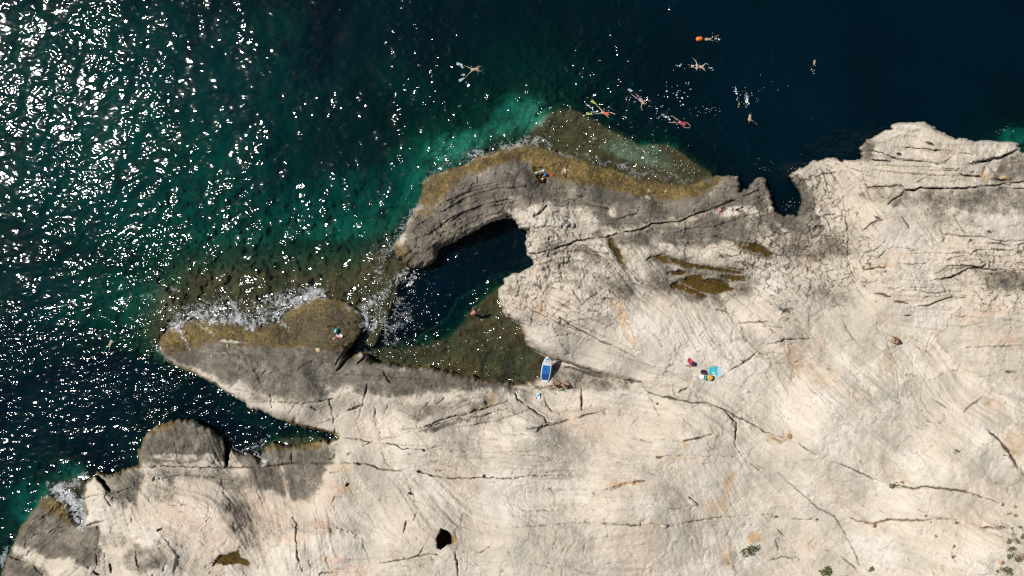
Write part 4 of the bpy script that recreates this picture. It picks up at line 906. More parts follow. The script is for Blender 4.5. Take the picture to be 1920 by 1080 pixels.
def lacing(sc, w):
    n = b.noise(fp, sc, 3, .55, 2.4)
    return b.rng(b.math('ABSOLUTE', b.math('SUBTRACT', n, .5)), 0.0, w, 1.0, 0.0)
la = b.math('ADD', b.math('MULTIPLY', lacing(.8, .13), .50), b.math('MULTIPLY', lacing(1.9, .12), .36))
fa = b.math('ADD', b.math('MULTIPLY', b.att('amount'), .72), la)
b.L(b.rng(fa, .66, 1.50, 0, .78), mxn.inputs[0])
b.L(trn.outputs[0], mxn.inputs[1]); b.L(dfn.outputs[0], mxn.inputs[2]); b.L(mxn.outputs[0], out.inputs['Surface'])
foam.data.materials.append(fm)
tag(foam, 'white lacy foam washing over the weedy rock edges', 'foam', kind='stuff')
#OBJECTS
# ------------------------------------------------------------------ small materials
MATS = {}
def flat(name, rgb, rough=.7, spec=.3, var=.25, scale=9.0):
    if name in MATS: return MATS[name]
    m, nt, out = newmat(name); b = NB(nt)
    pos = b.n('ShaderNodeTexCoord').outputs['Object']
    n = b.noise(pos, scale, 3)
    dk = tuple(c * (1 - var) for c in rgb); lt = tuple(min(1, c * (1 + var * .5)) for c in rgb)
    p = b.n('ShaderNodeBsdfPrincipled')
    b.L(b.mix(b.rng(n, .35, .65), dk, lt), p.inputs['Base Color'])
    p.inputs['Roughness'].default_value = rough; p.inputs['Specular IOR Level'].default_value = spec
    b.L(p.outputs[0], out.inputs['Surface'])
    MATS[name] = m
    return m
SKIN_P = flat('skin_pale', (.36, .26, .19), .5, .4, .12); SKIN_T = flat('skin_tan', (.40, .215, .13), .5, .4, .12); SKIN_L = flat('skin_light', (.48, .38, .30), .5, .4, .12)
HAIR_D = flat('hair_dark', (.022, .015, .010), .5); HAIR_B = flat('hair_brown', (.09, .05, .025), .5); HAIR_F = flat('hair_fair', (.34, .24, .12), .5)
def cloth(name, rgb): return flat('cloth_' + name, rgb, .85, .15, .2, 14)

# ------------------------------------------------------------------ people
def skinned(name, verts, edges, radii, mat, parent, sub=1):
    me = bpy.data.meshes.new(name)
    me.from_pydata(verts, edges, [])
    o = bpy.data.objects.new(name, me); COL.objects.link(o)
    me.materials.append(mat)
    md = o.modifiers.new('skin', 'SKIN'); md.use_smooth_shade = True
    if not me.skin_vertices:
        pass
    lay = me.skin_vertices[0].data
    for i, r in enumerate(radii):
        lay[i].radius = (r, r) if isinstance(r, (int, float)) else r
        lay[i].use_root = (i == 0)
    sb = o.modifiers.new('smooth', 'SUBSURF'); sb.levels = sub; sb.render_levels = sub
    o.parent = parent
    return o

def hand_fingers(v, e, r, wi, w, d, side):
    """palm and five unequal, slightly curled fingers after wrist index wi"""
    d = Vector(d).normalized()
    n = Vector((0, 0, 1))
    if abs(d.z) > .8: n = Vector((1, 0, 0))
    s = d.cross(n).normalized() * side
    up_ = s.cross(d).normalized()
    w = Vector(w)
    pi = len(v); v.append(tuple(w + d * .05)); e.append((wi, pi)); r.append((.030, .018))
    for k, (off, L) in enumerate(((-.030, .062), (-.010, .075), (.010, .072), (.030, .055))):
        a = w + d * .085 + s * off
        m = a + d * L * .6 - up_ * .008
        t = a + d * L - up_ * .022
        i = len(v)
        v.extend([tuple(a), tuple(m), tuple(t)]); e.extend([(pi, i), (i, i + 1), (i + 1, i + 2)]); r.extend([.0095, .0085, .007])
    a = w + d * .04 - s * .035; t = w + d * .085 - s * .062
    i = len(v); v.extend([tuple(a), tuple(t)]); e.extend([(pi, i), (i, i + 1)]); r.extend([.011, .009])

def person(label, px, py, heading, J, skin, hair, garments, z=None, scale=1.0, group=None, lift=0.0):
    """J: joints in local metres, x towards the head, y to the person's left, z up. heading in photo degrees (0 = right, 90 = down)"""
    zz = (max(zat(px, py), 0.0) if z is None else z) + lift
    root = empty('person', P(px, py, zz), -math.radians(heading))
    root.scale = (scale * (0.86 if z is not None and z < 0 else 1.0),) * 3
    tag(root, label, 'person', group)
    names = ['pelvis', 'waist', 'chest', 'neck', 'skull', 'crown']
    v = [J[n] for n in names]; e = [(i, i + 1) for i in range(5)]
    r = [(.155, .11), (.13, .095), (.165, .11), .052, .088, .07]
    for sgn, sd in ((1, 'l'), (-1, 'r')):
        i = len(v)
        v += [J['sh' + sd], J['el' + sd], J['wr' + sd]]; e += [(2, i), (i, i + 1), (i + 1, i + 2)]; r += [.058, .042, .028]
        a, bb = Vector(J['el' + sd]), Vector(J['wr' + sd])
        hand_fingers(v, e, r, i + 2, J['wr' + sd], bb - a, sgn)
        i = len(v)
        v += [J['hi' + sd], J['kn' + sd], J['an' + sd], J['to' + sd]]; e += [(0, i), (i, i + 1), (i + 1, i + 2), (i + 2, i + 3)]; r += [.085, .055, .036, .028]
    # nose, on the face side of the skull
    sk = Vector(J['skull']); fd = Vector(J.get('face', (0, 0, -1)))
    i = len(v); v.append(tuple(sk + fd * .10)); e.append((4, i)); r.append(.022)
    skinned('body', v, e, r, skin, root)
    # hair: a cap over crown and back of the skull
    c = (Vector(J['skull']) + Vector(J['crown'])) * .5 - fd * .022
    vv = []; ff = []
    nu, nv = 10, 7
    for a in range(nv + 1):
        for q in range(nu):
            th = math.pi * a / nv; ph = 2 * math.pi * q / nu
            rad = .118 + .006 * math.sin(3 * ph + 5 * th)
            d = Vector((math.sin(th) * math.cos(ph), math.sin(th) * math.sin(ph), math.cos(th)))
            k = d.dot(fd)
            rad *= 1.0 if k < .35 else .78
            vv.append(c + d * rad)
    for a in range(nv):
        for q in range(nu):
            ff.append((a * nu + q, (a + 1) * nu + q, (a + 1) * nu + (q + 1) % nu, a * nu + (q + 1) % nu))
    mesh_obj('hair', vv, ff, hair, root)
    # garments: (name, material, kind)
    for gname, gm, kind in garments:
        if kind in ('shirt', 'top', 'rash'):
            vs_ = [J['waist'], J['chest'], tuple(Vector(J['chest']) * .45 + Vector(J['neck']) * .55)]; es = [(0, 1), (1, 2)]; rs_ = [(.145, .108), (.178, .122), .09]
            if kind != 'top':
                vs_.append(J['pelvis']); es.append((0, 3)); rs_.append((.165, .118))
                for sd in 'lr':
                    i = len(vs_); mid = tuple(Vector(J['sh' + sd]) * .5 + Vector(J['el' + sd]) * .5)
                    vs_ += [J['sh' + sd], mid]; es += [(1, i), (i, i + 1)]; rs_ += [.070, .060]
            skinned(gname, vs_, es, rs_, gm, root)
        elif kind == 'trunks':
            vs_ = [J['pelvis'], tuple(Vector(J['pelvis']) * .6 + Vector(J['waist']) * .4)]; es = [(0, 1)]; rs_ = [(.168, .122), (.150, .110)]
            for sd in 'lr':
                i = len(vs_); mid = tuple(Vector(J['hi' + sd]) * .45 + Vector(J['kn' + sd]) * .55)
                vs_ += [J['hi' + sd], mid]; es += [(0, i), (i, i + 1)]; rs_ += [.098, .082]
            skinned(gname, vs_, es, rs_, gm, root)
        elif kind == 'briefs':
            vs_ = [J['pelvis'], tuple(Vector(J['pelvis']) * .75 + Vector(J['waist']) * .25)]; es = [(0, 1)]; rs_ = [(.168, .120), (.145, .108)]
            skinned(gname, vs_, es, rs_, gm, root)
        elif kind == 'fins':
            for sd in 'lr':
                a = Vector(J['an' + sd]); t = Vector(J['to' + sd]); d = (t - a); d.z = 0; d.normalize(); n = Vector((-d.y, d.x, 0))
                pr_ = [(0, .05), (.10, .06), (.25, .095), (.42, .125), (.55, .135), (.60, .10)]
                vs_ = []; fs = []
                for L, w in pr_:
                    for q, zz_ in ((-1, .02), (1, .02), (1, -.012), (-1, -.012)):
                        vs_.append(a + d * (L + .06) + n * w * q + Vector((0, 0, zz_ + .03)))
                for k in range(len(pr_) - 1):
                    for q in range(4):
                        fs.append((k * 4 + q, k * 4 + (q + 1) % 4, k * 4 + 4 + (q + 1) % 4, k * 4 + 4 + q))
                fs += [(3, 2, 1, 0), tuple(len(vs_) - 4 + q for q in range(4))]
                mesh_obj('fin', vs_, fs, gm, root, smooth=False)
    return root

def prone(arms=((.25, .35), (.10, .6)), legs=(.14, .14), frog=0.0, roll=0.0, armr=None, bent=0.0):
    """face down at the surface; arms: ((elbow x,y),(wrist x,y)) from the shoulders"""
    J = dict(pelvis=(0, 0, .03), waist=(.20, 0, .05), chest=(.42, 0, .06), neck=(.58, 0, .06), skull=(.70, 0, .08), crown=(.80, 0, .09), face=(.35, 0, -.93))
    for sg, sd, ar, lg in ((1, 'l', arms, legs[0]), (-1, 'r', armr or arms, legs[1])):
        J['sh' + sd] = (.50, .18 * sg, .05)
        J['el' + sd] = (.50 + ar[0][0], sg * (.18 + ar[0][1]), .04)
        J['wr' + sd] = (.50 + ar[1][0], sg * (.18 + ar[1][1]), .05)
        J['hi' + sd] = (-.06, .09 * sg, .02)
        if frog:
            J['kn' + sd] = (-.33, sg * (.09 + .30 * frog), .03); J['an' + sd] = (-.70, sg * (.09 + .14 * frog), .04); J['to' + sd] = (-.80, sg * (.09 + .30 * frog), .03)
        else:
            J['kn' + sd] = (-.46, sg * (.09 + lg * .5), .03); J['an' + sd] = (-.86, sg * (.09 + lg), .04); J['to' + sd] = (-1.02, sg * (.09 + lg * 1.1), .03)
    return J
def seated(arm=.30, lean=.12, knee=.48, spread=.12):
    """sitting on the ground, x = the way the person faces"""
    J = dict(pelvis=(0, 0, .12), waist=(-.03 + lean * .3, 0, .32), chest=(lean * .8, 0, .52), neck=(lean * 1.3, 0, .68), skull=(lean * 1.7, 0, .80), crown=(lean * 1.75, 0, .89), face=(.95, 0, -.3))
    for sg, sd in ((1, 'l'), (-1, 'r')):
        J['sh' + sd] = (lean * .9, .19 * sg, .59); J['el' + sd] = (lean + .18, .25 * sg, .40); J['wr' + sd] = (lean + arm + .08, .13 * sg, .44)
        J['hi' + sd] = (.05, .10 * sg, .12); J['kn' + sd] = (.34, (.10 + spread) * sg, knee); J['an' + sd] = (.44, (.10 + spread * .8) * sg, .08); J['to' + sd] = (.60, (.11 + spread * .8) * sg, .05)
    return J
def wading():
    """bending forward, knee deep"""
    J = dict(pelvis=(0, 0, .55), waist=(.10, 0, .72), chest=(.26, 0, .88), neck=(.38, 0, 1.0), skull=(.48, 0, 1.06), crown=(.55, 0, 1.12), face=(.6, 0, -.8))
    for sg, sd in ((1, 'l'), (-1, 'r')):
        J['sh' + sd] = (.30, .19 * sg, .92); J['el' + sd] = (.48, .27 * sg, .68); J['wr' + sd] = (.66, .20 * sg, .50)
        J['hi' + sd] = (0, .10 * sg, .50); J['kn' + sd] = (.06, .13 * sg, .10); J['an' + sd] = (-.02, .14 * sg, -.25); J['to' + sd] = (.12, .15 * sg, -.30)
    return J

black = cloth('black', (.02, .02, .024)); navy = cloth('navy', (.025, .03, .09)); red = cloth('red', (.48, .045, .03)); magenta = cloth('magenta', (.45, .02, .10)); orange = flat('orange_float', (.85, .17, .03), .35, .5, .1)
yellow_fin = flat('yellow_fin', (.34, .38, .09), .4, .5, .1); coral = cloth('coral', (.55, .14, .08)); white = cloth('white', (.72, .74, .76)); olive = cloth('olive', (.10, .13, .05)); purple = cloth('purple', (.09, .06, .20))
SW = 'swimmers off the rocky point'
person('snorkeller swimming alone north of the green halo, legs wide apart and pale fins', 886, 131, -8, prone(((.30, .08), (.55, -.06)), (.52, .60)), SKIN_P, HAIR_D, [('swim_shorts', black, 'briefs'), ('fin', cloth('pale_fin', (.34, .42, .44)), 'fins')], z=-0.055, group=SW)
person('swimmer at the top of the photo with thin limbs, just beside the orange float', 1331, 74, 180, prone(((.20, .18), (.34, .40)), (.20, .34)), SKIN_P, HAIR_D, [('swim_shorts', olive, 'trunks')], z=-0.055, group=SW, scale=.9)
person('swimmer in dark trunks, rear one of the pair swimming in line', 1296, 124.5, 4, prone(((.10, .22), (-.14, .34)), (.12, .16)), SKIN_L, HAIR_D, [('swim_shorts', black, 'trunks')], z=-0.055, group=SW, scale=.92)
person('swimmer with legs drawn into a ring, front one of the pair swimming in line', 1316, 126, 184, prone(((.10, .30), (-.25, .48)), frog=1.0, armr=((.15, .35), (.40, .55))), SKIN_L, HAIR_D, [('swim_shorts', black, 'briefs')], z=-0.055, group=SW)
person('bare backed swimmer in purple trunks above the snorkeller with yellow fins', 1199, 186, 44, prone(((.12, .26), (.30, .34)), (.06, .12)), SKIN_P, HAIR_B, [('swim_trunks', purple, 'trunks')], z=-0.055, group=SW, scale=1.05)
person('snorkeller with yellow fins and a coral top beside the weedy reef', 1130, 211, 22, prone(((.34, .14), (.62, .10)), (.40, .46)), SKIN_P, HAIR_D, [('coral_top', coral, 'rash'), ('fin', yellow_fin, 'fins')], z=-0.055, group=SW)
person('swimmer in a magenta shirt south of the white splashes', 1273, 229, 24, prone(((.30, .10), (.58, -.04)), (.18, .34)), SKIN_P, HAIR_D, [('magenta_shirt', magenta, 'rash'), ('swim_shorts', black, 'trunks')], z=-0.055, group=SW)
person('bare backed swimmer with arms spread wide, heading for the rocks', 1406, 216, 97, prone(((.12, .28), (.30, .56)), (.05, .10), armr=((.16, .26), (.40, .40))), SKIN_P, HAIR_D, [('swim_trunks', black, 'trunks')], z=-0.055, group=SW)
person('child swimming in yellow and blue among bubbles above the bare backed swimmer', 1386, 190, 100, prone(((.20, .2), (.2, .45)), (.20, .30)), SKIN_P, HAIR_F, [('swim_shirt', cloth('mustard', (.42, .30, .06)), 'rash'), ('swim_trunks', cloth('blue', (.03, .14, .36)), 'trunks')], z=-0.055, group=SW, scale=.78)
person('lone swimmer farthest out in the dark water, treading water', 1526, 121, -80, prone(((.10, .28), (-.10, .40)), frog=.8), SKIN_P, HAIR_D, [('swim_shorts', black, 'briefs')], z=-0.055, group=SW, scale=.68)
person('dark haired swimmer in the glittering water west of the low headland', 206, 648, -62, prone(((.25, .12), (.48, .02)), (.10, .20)), SKIN_P, HAIR_D, [('swim_shorts', black, 'briefs')], z=-0.055, group=SW)
person('person in a red shirt bending over the edge of the lagoon shelf', 886, 589, -50, wading(), SKIN_P, HAIR_D, [('red_shirt', red, 'rash'), ('shorts', cloth('beige', (.40, .33, .22)), 'trunks')], z=0.02)
BT = 'bathers sitting beside the paddleboard'
person('tanned person sitting just below the paddleboard with knees up', 1045, 724, 235, seated(), SKIN_T, HAIR_D, [('swim_shorts', black, 'briefs')], group=BT)
person('sunburnt person sitting beside the green bag, farther from the paddleboard', 1061, 726, 250, seated(.2, .16), flat('skin_red', (.44, .20, .13), .5, .4, .12), HAIR_D, [('swim_shorts', olive, 'trunks')], group=BT)
person('person sitting alone on the bare pale rock, hugging the knees', 1679, 639, 205, seated(.26, .16), SKIN_T, HAIR_B, [('swim_shorts', navy, 'trunks')])

# float towed by the top swimmer
def lathe(name, prof, mat, parent, n=14, axis='z'):
    vv = []; ff = []
    for r_, h in prof:
        for k in range(n):
            a = 2 * math.pi * k / n
            p = (r_ * math.cos(a), r_ * math.sin(a), h)
            vv.append(p if axis == 'z' else (p[2], p[1], p[0]))
    for i in range(len(prof) - 1):
        for k in range(n):
            ff.append((i * n + k, i * n + (k + 1) % n, (i + 1) * n + (k + 1) % n, (i + 1) * n + k))
    ff.append(tuple(range(n - 1, -1, -1))); ff.append(tuple((len(prof) - 1) * n + k for k in range(n)))
    return mesh_obj(name, vv, ff, mat, parent)
fl_ = empty('swim_float', P(1311, 73, .10), math.radians(4)); fl_.scale = (.82,) * 3
tag(fl_, 'orange inflatable float drifting at the top of the photo', 'float')
lathe('float_body', [(.04, -.33), (.16, -.30), (.22, -.18), (.235, 0), (.22, .18), (.16, .30), (.04, .33)], orange, fl_, axis='x')
lathe('handle', [(.02, .30), (.035, .36), (.02, .44)], black, fl_, 8, axis='x')
lathe('band', [(.238, -.03), (.243, -.02), (.243, .02), (.238, .03)], cloth('dark_orange', (.40, .07, .02)), fl_, axis='x')

# ------------------------------------------------------------------ paddleboard leaning on the ledge
foot = P(1020.5, 716.5, zat(1020, 716) + .06); 
top_z = 2.15
head = P(1027.5, 668.5, top_z)
axis = (head - foot); BL = axis.length; axis.normalize()
bd_ = empty('paddleboard', foot)
side = Vector((0, 0, 1)).cross(axis).normalized() * -1
nrm = side.cross(axis).normalized()
if nrm.z < 0: nrm = -nrm
side = axis.cross(nrm).normalized()
bd_.matrix_world = Matrix((( side.x, axis.x, nrm.x, foot.x), (side.y, axis.y, nrm.y, foot.y), (side.z, axis.z, nrm.z, foot.z), (0, 0, 0, 1)))
tag(bd_, 'white and blue inflatable paddleboard leaning up against the rock ledge', 'paddleboard')
def board_w(t):          # half width along the board, 0 tail .. 1 nose
    if t < .5: return .405 * (1 - (1 - t / .5) ** 3.2 * .52) if t > 0.0 else .10
    return .405 * max(0.0, (1 - ((t - .5) / .5) ** 2.6)) ** .62
def slab(name, outline, z0, z1, mat, parent, bev=.03):
    n = len(outline); c = Vector((sum(p[0] for p in outline) / n, sum(p[1] for p in outline) / n))
    vv = []
    for sc_, z_ in ((1 - bev, z0), (1, z0 + (z1 - z0) * .3), (1, z0 + (z1 - z0) * .7), (1 - bev, z1)):
        for x, y in outline: vv.append((c.x + (x - c.x) * sc_, c.y + (y - c.y) * (1 - (1 - sc_) * .35), z_))
    ff = [(k * n + i, k * n + (i + 1) % n, (k + 1) * n + (i + 1) % n, (k + 1) * n + i) for k in range(3) for i in range(n)]
    ff += [tuple(range(n - 1, -1, -1)), tuple(3 * n + i for i in range(n))]
    return mesh_obj(name, vv, ff, mat, parent, smooth=False)
def outl(t0, t1, inset=0.0, n=22):
    ts = [t0 + (t1 - t0) * i / n for i in range(n + 1)]
    R_ = [(max(.02, board_w(t) - inset), t * BL) for t in ts]; return R_ + [(-w, y) for w, y in reversed(R_)]
wb = flat('board_white', (.74, .75, .75), .35, .5, .04); bb_ = flat('board_blue', (.015, .17, .52), .6, .3, .18, 3); bn = flat('board_navy', (.012, .07, .26), .6, .3, .12, 4); bl = flat('board_sky', (.10, .35, .62), .4, .4, .1)
slab('deck', outl(.003, .995), 0, .13, wb, bd_)
slab('deck_pad', outl(.13, .36, .07), .128, .142, bn, bd_, .01)
slab('deck_pad', outl(.362, .70, .07), .128, .142, bb_, bd_, .01)
slab('nose_patch', outl(.90, .985, .05), .128, .139, bl, bd_, .01)
slab('nose_stripe', outl(.845, .862, .09), .128, .138, bb_, bd_, .01)
slab('logo_patch', [(.10, .775 * BL), (.24, .775 * BL), (.24, .795 * BL), (.10, .795 * BL)], .128, .137, bn, bd_, .01)
slab('carry_handle', [(-.10, .53 * BL), (-.03, .53 * BL), (-.03, .58 * BL), (-.10, .58 * BL)], .140, .172, black, bd_)
slab('tail_ring', [(-.02, .05 * BL), (.02, .05 * BL), (.02, .06 * BL), (-.02, .06 * BL)], .128, .15, black, bd_)
mesh_obj('fin', [(-.012, .10 * BL, 0), (.012, .10 * BL, 0), (.012, .20 * BL, 0), (-.012, .20 * BL, 0), (-.008, .08 * BL, -.2), (.008, .08 * BL, -.2), (.008, .12 * BL, -.2), (-.008, .12 * BL, -.2)],
         [(0, 1, 2, 3), (7, 6, 5, 4), (0, 4, 5, 1), (1, 5, 6, 2), (2, 6, 7, 3), (3, 7, 4, 0)], black, bd_, smooth=False)

# ------------------------------------------------------------------ bags, towels, clothes
def sack(name, label, cat, px, py, L, Wd, H, rot, mat, group=None, trims=(), seed=1):
    """soft bag: rounded lumpy body with its straps and pockets"""
    r_ = random.Random(seed)
    root = empty(name, ground(px, py), -math.radians(rot)); tag(root, label, cat, group)
    nu, nv = 14, 8; vv = []; ff = []
    for a in range(nv + 1):
        th = math.pi * a / nv
        for q in range(nu):
            ph = 2 * math.pi * q / nu
            ex = .6
            cx_ = math.copysign(abs(math.cos(ph)) ** ex, math.cos(ph)); sx_ = math.copysign(abs(math.sin(ph)) ** ex, math.sin(ph))
            rr_ = math.sin(th) ** .6; lump = 1 + r_.uniform(-.07, .07)
            vv.append((L / 2 * cx_ * rr_ * lump, Wd / 2 * sx_ * rr_ * lump, H / 2 + H / 2 * math.copysign(abs(math.cos(th)) ** .7, math.cos(th))))
    for a in range(nv):
        for q in range(nu):
            ff.append((a * nu + q, a * nu + (q + 1) % nu, (a + 1) * nu + (q + 1) % nu, (a + 1) * nu + q)[::-1])
    mesh_obj('bag_body', vv, ff, mat, root)
    for tn, (x0, x1, y0, y1, z0, z1), tm in trims:
        slab(tn, [(x0 * L, y0 * Wd), (x1 * L, y0 * Wd), (x1 * L, y1 * Wd), (x0 * L, y1 * Wd)], z0 * H, z1 * H, tm, root, .15)
    # carrying strap: a flattened arch over the top
    vs_ = []; fs = []
    for i in range(9):
        t = math.pi * i / 8
        y = math.cos(t) * Wd * .34; zz = H * .93 + math.sin(t) * H * .22
        for dx, dz in ((-.02, 0), (.02, 0), (.02, .012), (-.02, .012)): vs_.append((dx + .12 * L, y, zz + dz))
    for i in range(8):
        for q in range(4): fs.append((i * 4 + q, i * 4 + (q + 1) % 4, i * 4 + 4 + (q + 1) % 4, i * 4 + 4 + q))
    fs += [(3, 2, 1, 0), (32, 33, 34, 35)]
    mesh_obj('strap', vs_, fs, black, root, smooth=False)
    return root
def towel(label, px, py, L, Wd, rot, mat, cat='towel', name='towel', group=None, seed=1, amp=.05, stripe=None):
    r_ = random.Random(seed); ph = [r_.uniform(0, 6) for _ in range(6)]
    root = empty(name, ground(px, py, .03), -math.radians(rot)); tag(root, label, cat, group)
    def sheet(nm, x0, x1, m, off):
        nx_, ny_ = 14, 9; vv = []; ff = []
        for zt in (0, .025):
            for j in range(ny_ + 1):
                for i in range(nx_ + 1):
                    u = x0 + (x1 - x0) * i / nx_; w = j / ny_ - .5
                    e_ = 1 + .10 * math.sin(7 * u + ph[0]) * (abs(w) * 2)
                    x = u * L + .05 * math.sin(5 * w + ph[1]); y = w * Wd * e_ + .05 * math.sin(6 * u + ph[2])
                    zz = amp * (1 + math.sin(9 * u + 4 * w + ph[3]) * .6 + math.sin(14 * w + 3 * u + ph[4]) * .4) + zt + off
                    vv.append((x, y, zz))
        N = (nx_ + 1) * (ny_ + 1)
        for j in range(ny_):
            for i in range(nx_):
                a = j * (nx_ + 1) + i
                ff.append((a + nx_ + 1, a + nx_ + 2, a + 1, a)); ff.append((N + a, N + a + 1, N + a + nx_ + 2, N + a + nx_ + 1))
        rim = [i for i in range(nx_ + 1)] + [(j + 1) * (nx_ + 1) + nx_ for j in range(ny_)] + [ny_ * (nx_ + 1) + i for i in range(nx_ - 1, -1, -1)] + [j * (nx_ + 1) for j in range(ny_ - 1, 0, -1)]
        for a, c in zip(rim, rim[1:] + rim[:1]): ff.append((a, c, N + c, N + a))
        return mesh_obj(nm, vv, ff, m, root)
    if stripe:
        sheet('towel_cloth', -.5, .12, mat, 0); sheet('towel_end', .121, .5, stripe, 0)
    else:
        sheet('towel_cloth', -.5, .5, mat, 0)
    return root
teal = cloth('teal', (.02, .30, .36)); sky_c = cloth('sky', (.40, .58, .70)); pinkc = cloth('pink', (.62, .38, .42)); yellow = cloth('yellow', (.62, .36, .07)); lime = cloth('lime', (.28, .42, .05)); rose = cloth('rose', (.50, .06, .09)); plum = cloth('plum', (.16, .02, .10)); aqua = cloth('aqua', (.05, .42, .44)); ice = cloth('ice', (.52, .62, .70)); bluec = cloth('bright_blue', (.01, .19, .38)); brick = cloth('brick', (.36, .10, .05))
NB_ = 'bags left in the weedy notch'
sack('backpack', 'black backpack with a red pocket in the notch of the weedy ledge', 'backpack', 1013, 327, .42, .36, .30, 30, black, NB_, [('pocket', (-.3, .25, -.1, .45, .75, 1.04), brick)], 3)
sack('dry_bag', 'round black dry bag lowest of the bags in the notch', 'bag', 1018.5, 338, .40, .34, .30, 60, black, NB_, [('label_patch', (-.4, -.1, -.3, .1, .8, 1.05), white)], 4)
sack('beach_bag', 'small bright blue bag east of the black backpack', 'bag', 1022.5, 328, .26, .30, .20, 0, bluec, NB_, [], 5)
sack('mesh_bag', 'lime green mesh bag at the west side of the notch', 'bag', 1006.5, 325, .24, .42, .18, 75, lime, NB_, [('flap', (-.3, .3, -.3, .1, .9, 1.08), white)], 6)
towel('brick red towel crumpled on the golden weed beside the blue bag', 1033, 327.5, .42, .30, 10, brick, group=None, seed=7, amp=.06)
towel('pale blue cloth dropped in the upper side of the notch', 1016, 320.8, .40, .16, 5, sky_c, cat='cloth', name='cloth', seed=8, amp=.04)
PB = 'belongings on the dark brown block'
sack('beach_bag', 'dark teal bag on the dark brown block by the foaming gap', 'bag', 631, 620.5, .34, .44, .24, 20, teal, PB, [('pocket', (-.3, .2, -.3, .2, .85, 1.05), sky_c)], 9)
towel('pink and white towel crumpled below the dark teal bag', 637, 630, .44, .32, -25, pinkc, group=PB, seed=10, amp=.07, stripe=white)
sack('pouch', 'orange pouch between two light things below the teal bag', 'pouch', 631.3, 633, .20, .18, .14, 20, coral, PB, [], 11)
sack('pouch', 'cream pouch west of the orange pouch', 'pouch', 627, 635.3, .20, .16, .13, 10, cloth('cream', (.66, .56, .36)), PB, [], 12)
towel('pink towel bundled beside the long crack in the grey rock', 1348.5, 395, .34, .30, 40, pinkc, seed=13, amp=.09, stripe=rose)
SP = 'belongings spread out on the pale rock'
towel('red towel bunched on the pale rock with a navy bag on its corner', 1295, 679, .62, .40, 35, rose, group=SP, seed=14, amp=.08)
sack('beach_bag', 'navy bag lying against the red towel', 'bag', 1300, 682, .40, .34, .22, 20, navy, SP, [], 15)
sack('backpack', 'plum and black backpack above the white and teal bag', 'backpack', 1318, 697, .40, .34, .30, 0, black, SP, [('pocket', (-.15, .35, -.45, .1, .8, 1.05), plum)], 16)
sack('beach_bag', 'white and teal bag beside the yellow tub', 'bag', 1316.5, 706.5, .52, .40, .30, 10, white, SP, [('panel', (.08, .48, -.48, .48, .55, 1.05), aqua)], 17)
tub = empty('tub', ground(1329, 707), 0); tag(tub, 'yellow tub with a greenish lid edge standing by the white and teal bag', 'tub', SP)
lathe('tub_body', [(.17, 0), (.20, .05), (.215, .30), (.22, .31)], yellow, tub); lathe('lid', [(.215, .312), (.225, .318), (.225, .35), (.20, .37), (.05, .375)], yellow, tub); lathe('rim', [(.226, .29), (.236, .295), (.236, .31), (.226, .315)], olive, tub)
towel('turquoise towel with a pale end spread out east of the bags', 1342, 696, 1.08, .66, 8, aqua, group=SP, seed=18, amp=.03, stripe=sky_c)
towel('pale blue towel lying along the edge of the turquoise towel', 1342.5, 702.5, .80, .30, 5, ice, group=SP, seed=19, amp=.03)
sack('shoulder_bag', 'green bag between the two people by the paddleboard', 'bag', 1053, 728.5, .34, .28, .24, 60, olive, None, [('flap', (-.4, .4, -.3, .3, .9, 1.06), cloth('sage', (.30, .40, .20)))], 20)
towel('light blue towel crumpled south of the paddleboard', 1008.5, 742.5, .46, .36, 70, sky_c, seed=21, amp=.10, stripe=white)

# ------------------------------------------------------------------ loose stones
def stone(label, px, py, L, Wd, H, rot, mat, seed, group='loose stones on the shore'):
    r_ = random.Random(seed); bmx = bmesh.new()
    bmesh.ops.create_icosphere(bmx, subdivisions=2, radius=1)
    cuts = [(Vector((r_.gauss(0, 1), r_.gauss(0, 1), r_.gauss(0, .8))).normalized(), r_.uniform(.55, .85)) for _ in range(9)]
    for v in bmx.verts:
        for n, d in cuts:
            k = v.co.dot(n) - d
            if k > 0: v.co -= n * k
        v.co = Vector((v.co.x * L / 2, v.co.y * Wd / 2, (v.co.z + .35) * H / 1.3))
    me = bpy.data.meshes.new('stone'); bmx.to_mesh(me); bmx.free(); me.materials.append(mat)
    o = bpy.data.objects.new('stone', me); COL.objects.link(o); o.location = ground(px, py, -.03); o.rotation_euler = (0, 0, -math.radians(rot))
    tag(o, label, 'stone', group)
pale_s = flat('pale_stone', (.50, .45, .37), .9, .2, .3, 6); brown_s = flat('brown_stone', (.30, .21, .13), .9, .2, .3, 6); ochre_s = flat('ochre_stone', (.45, .33, .16), .9, .2, .3, 6); grey_s = flat('grey_stone', (.20, .18, .15), .9, .2, .3, 6)
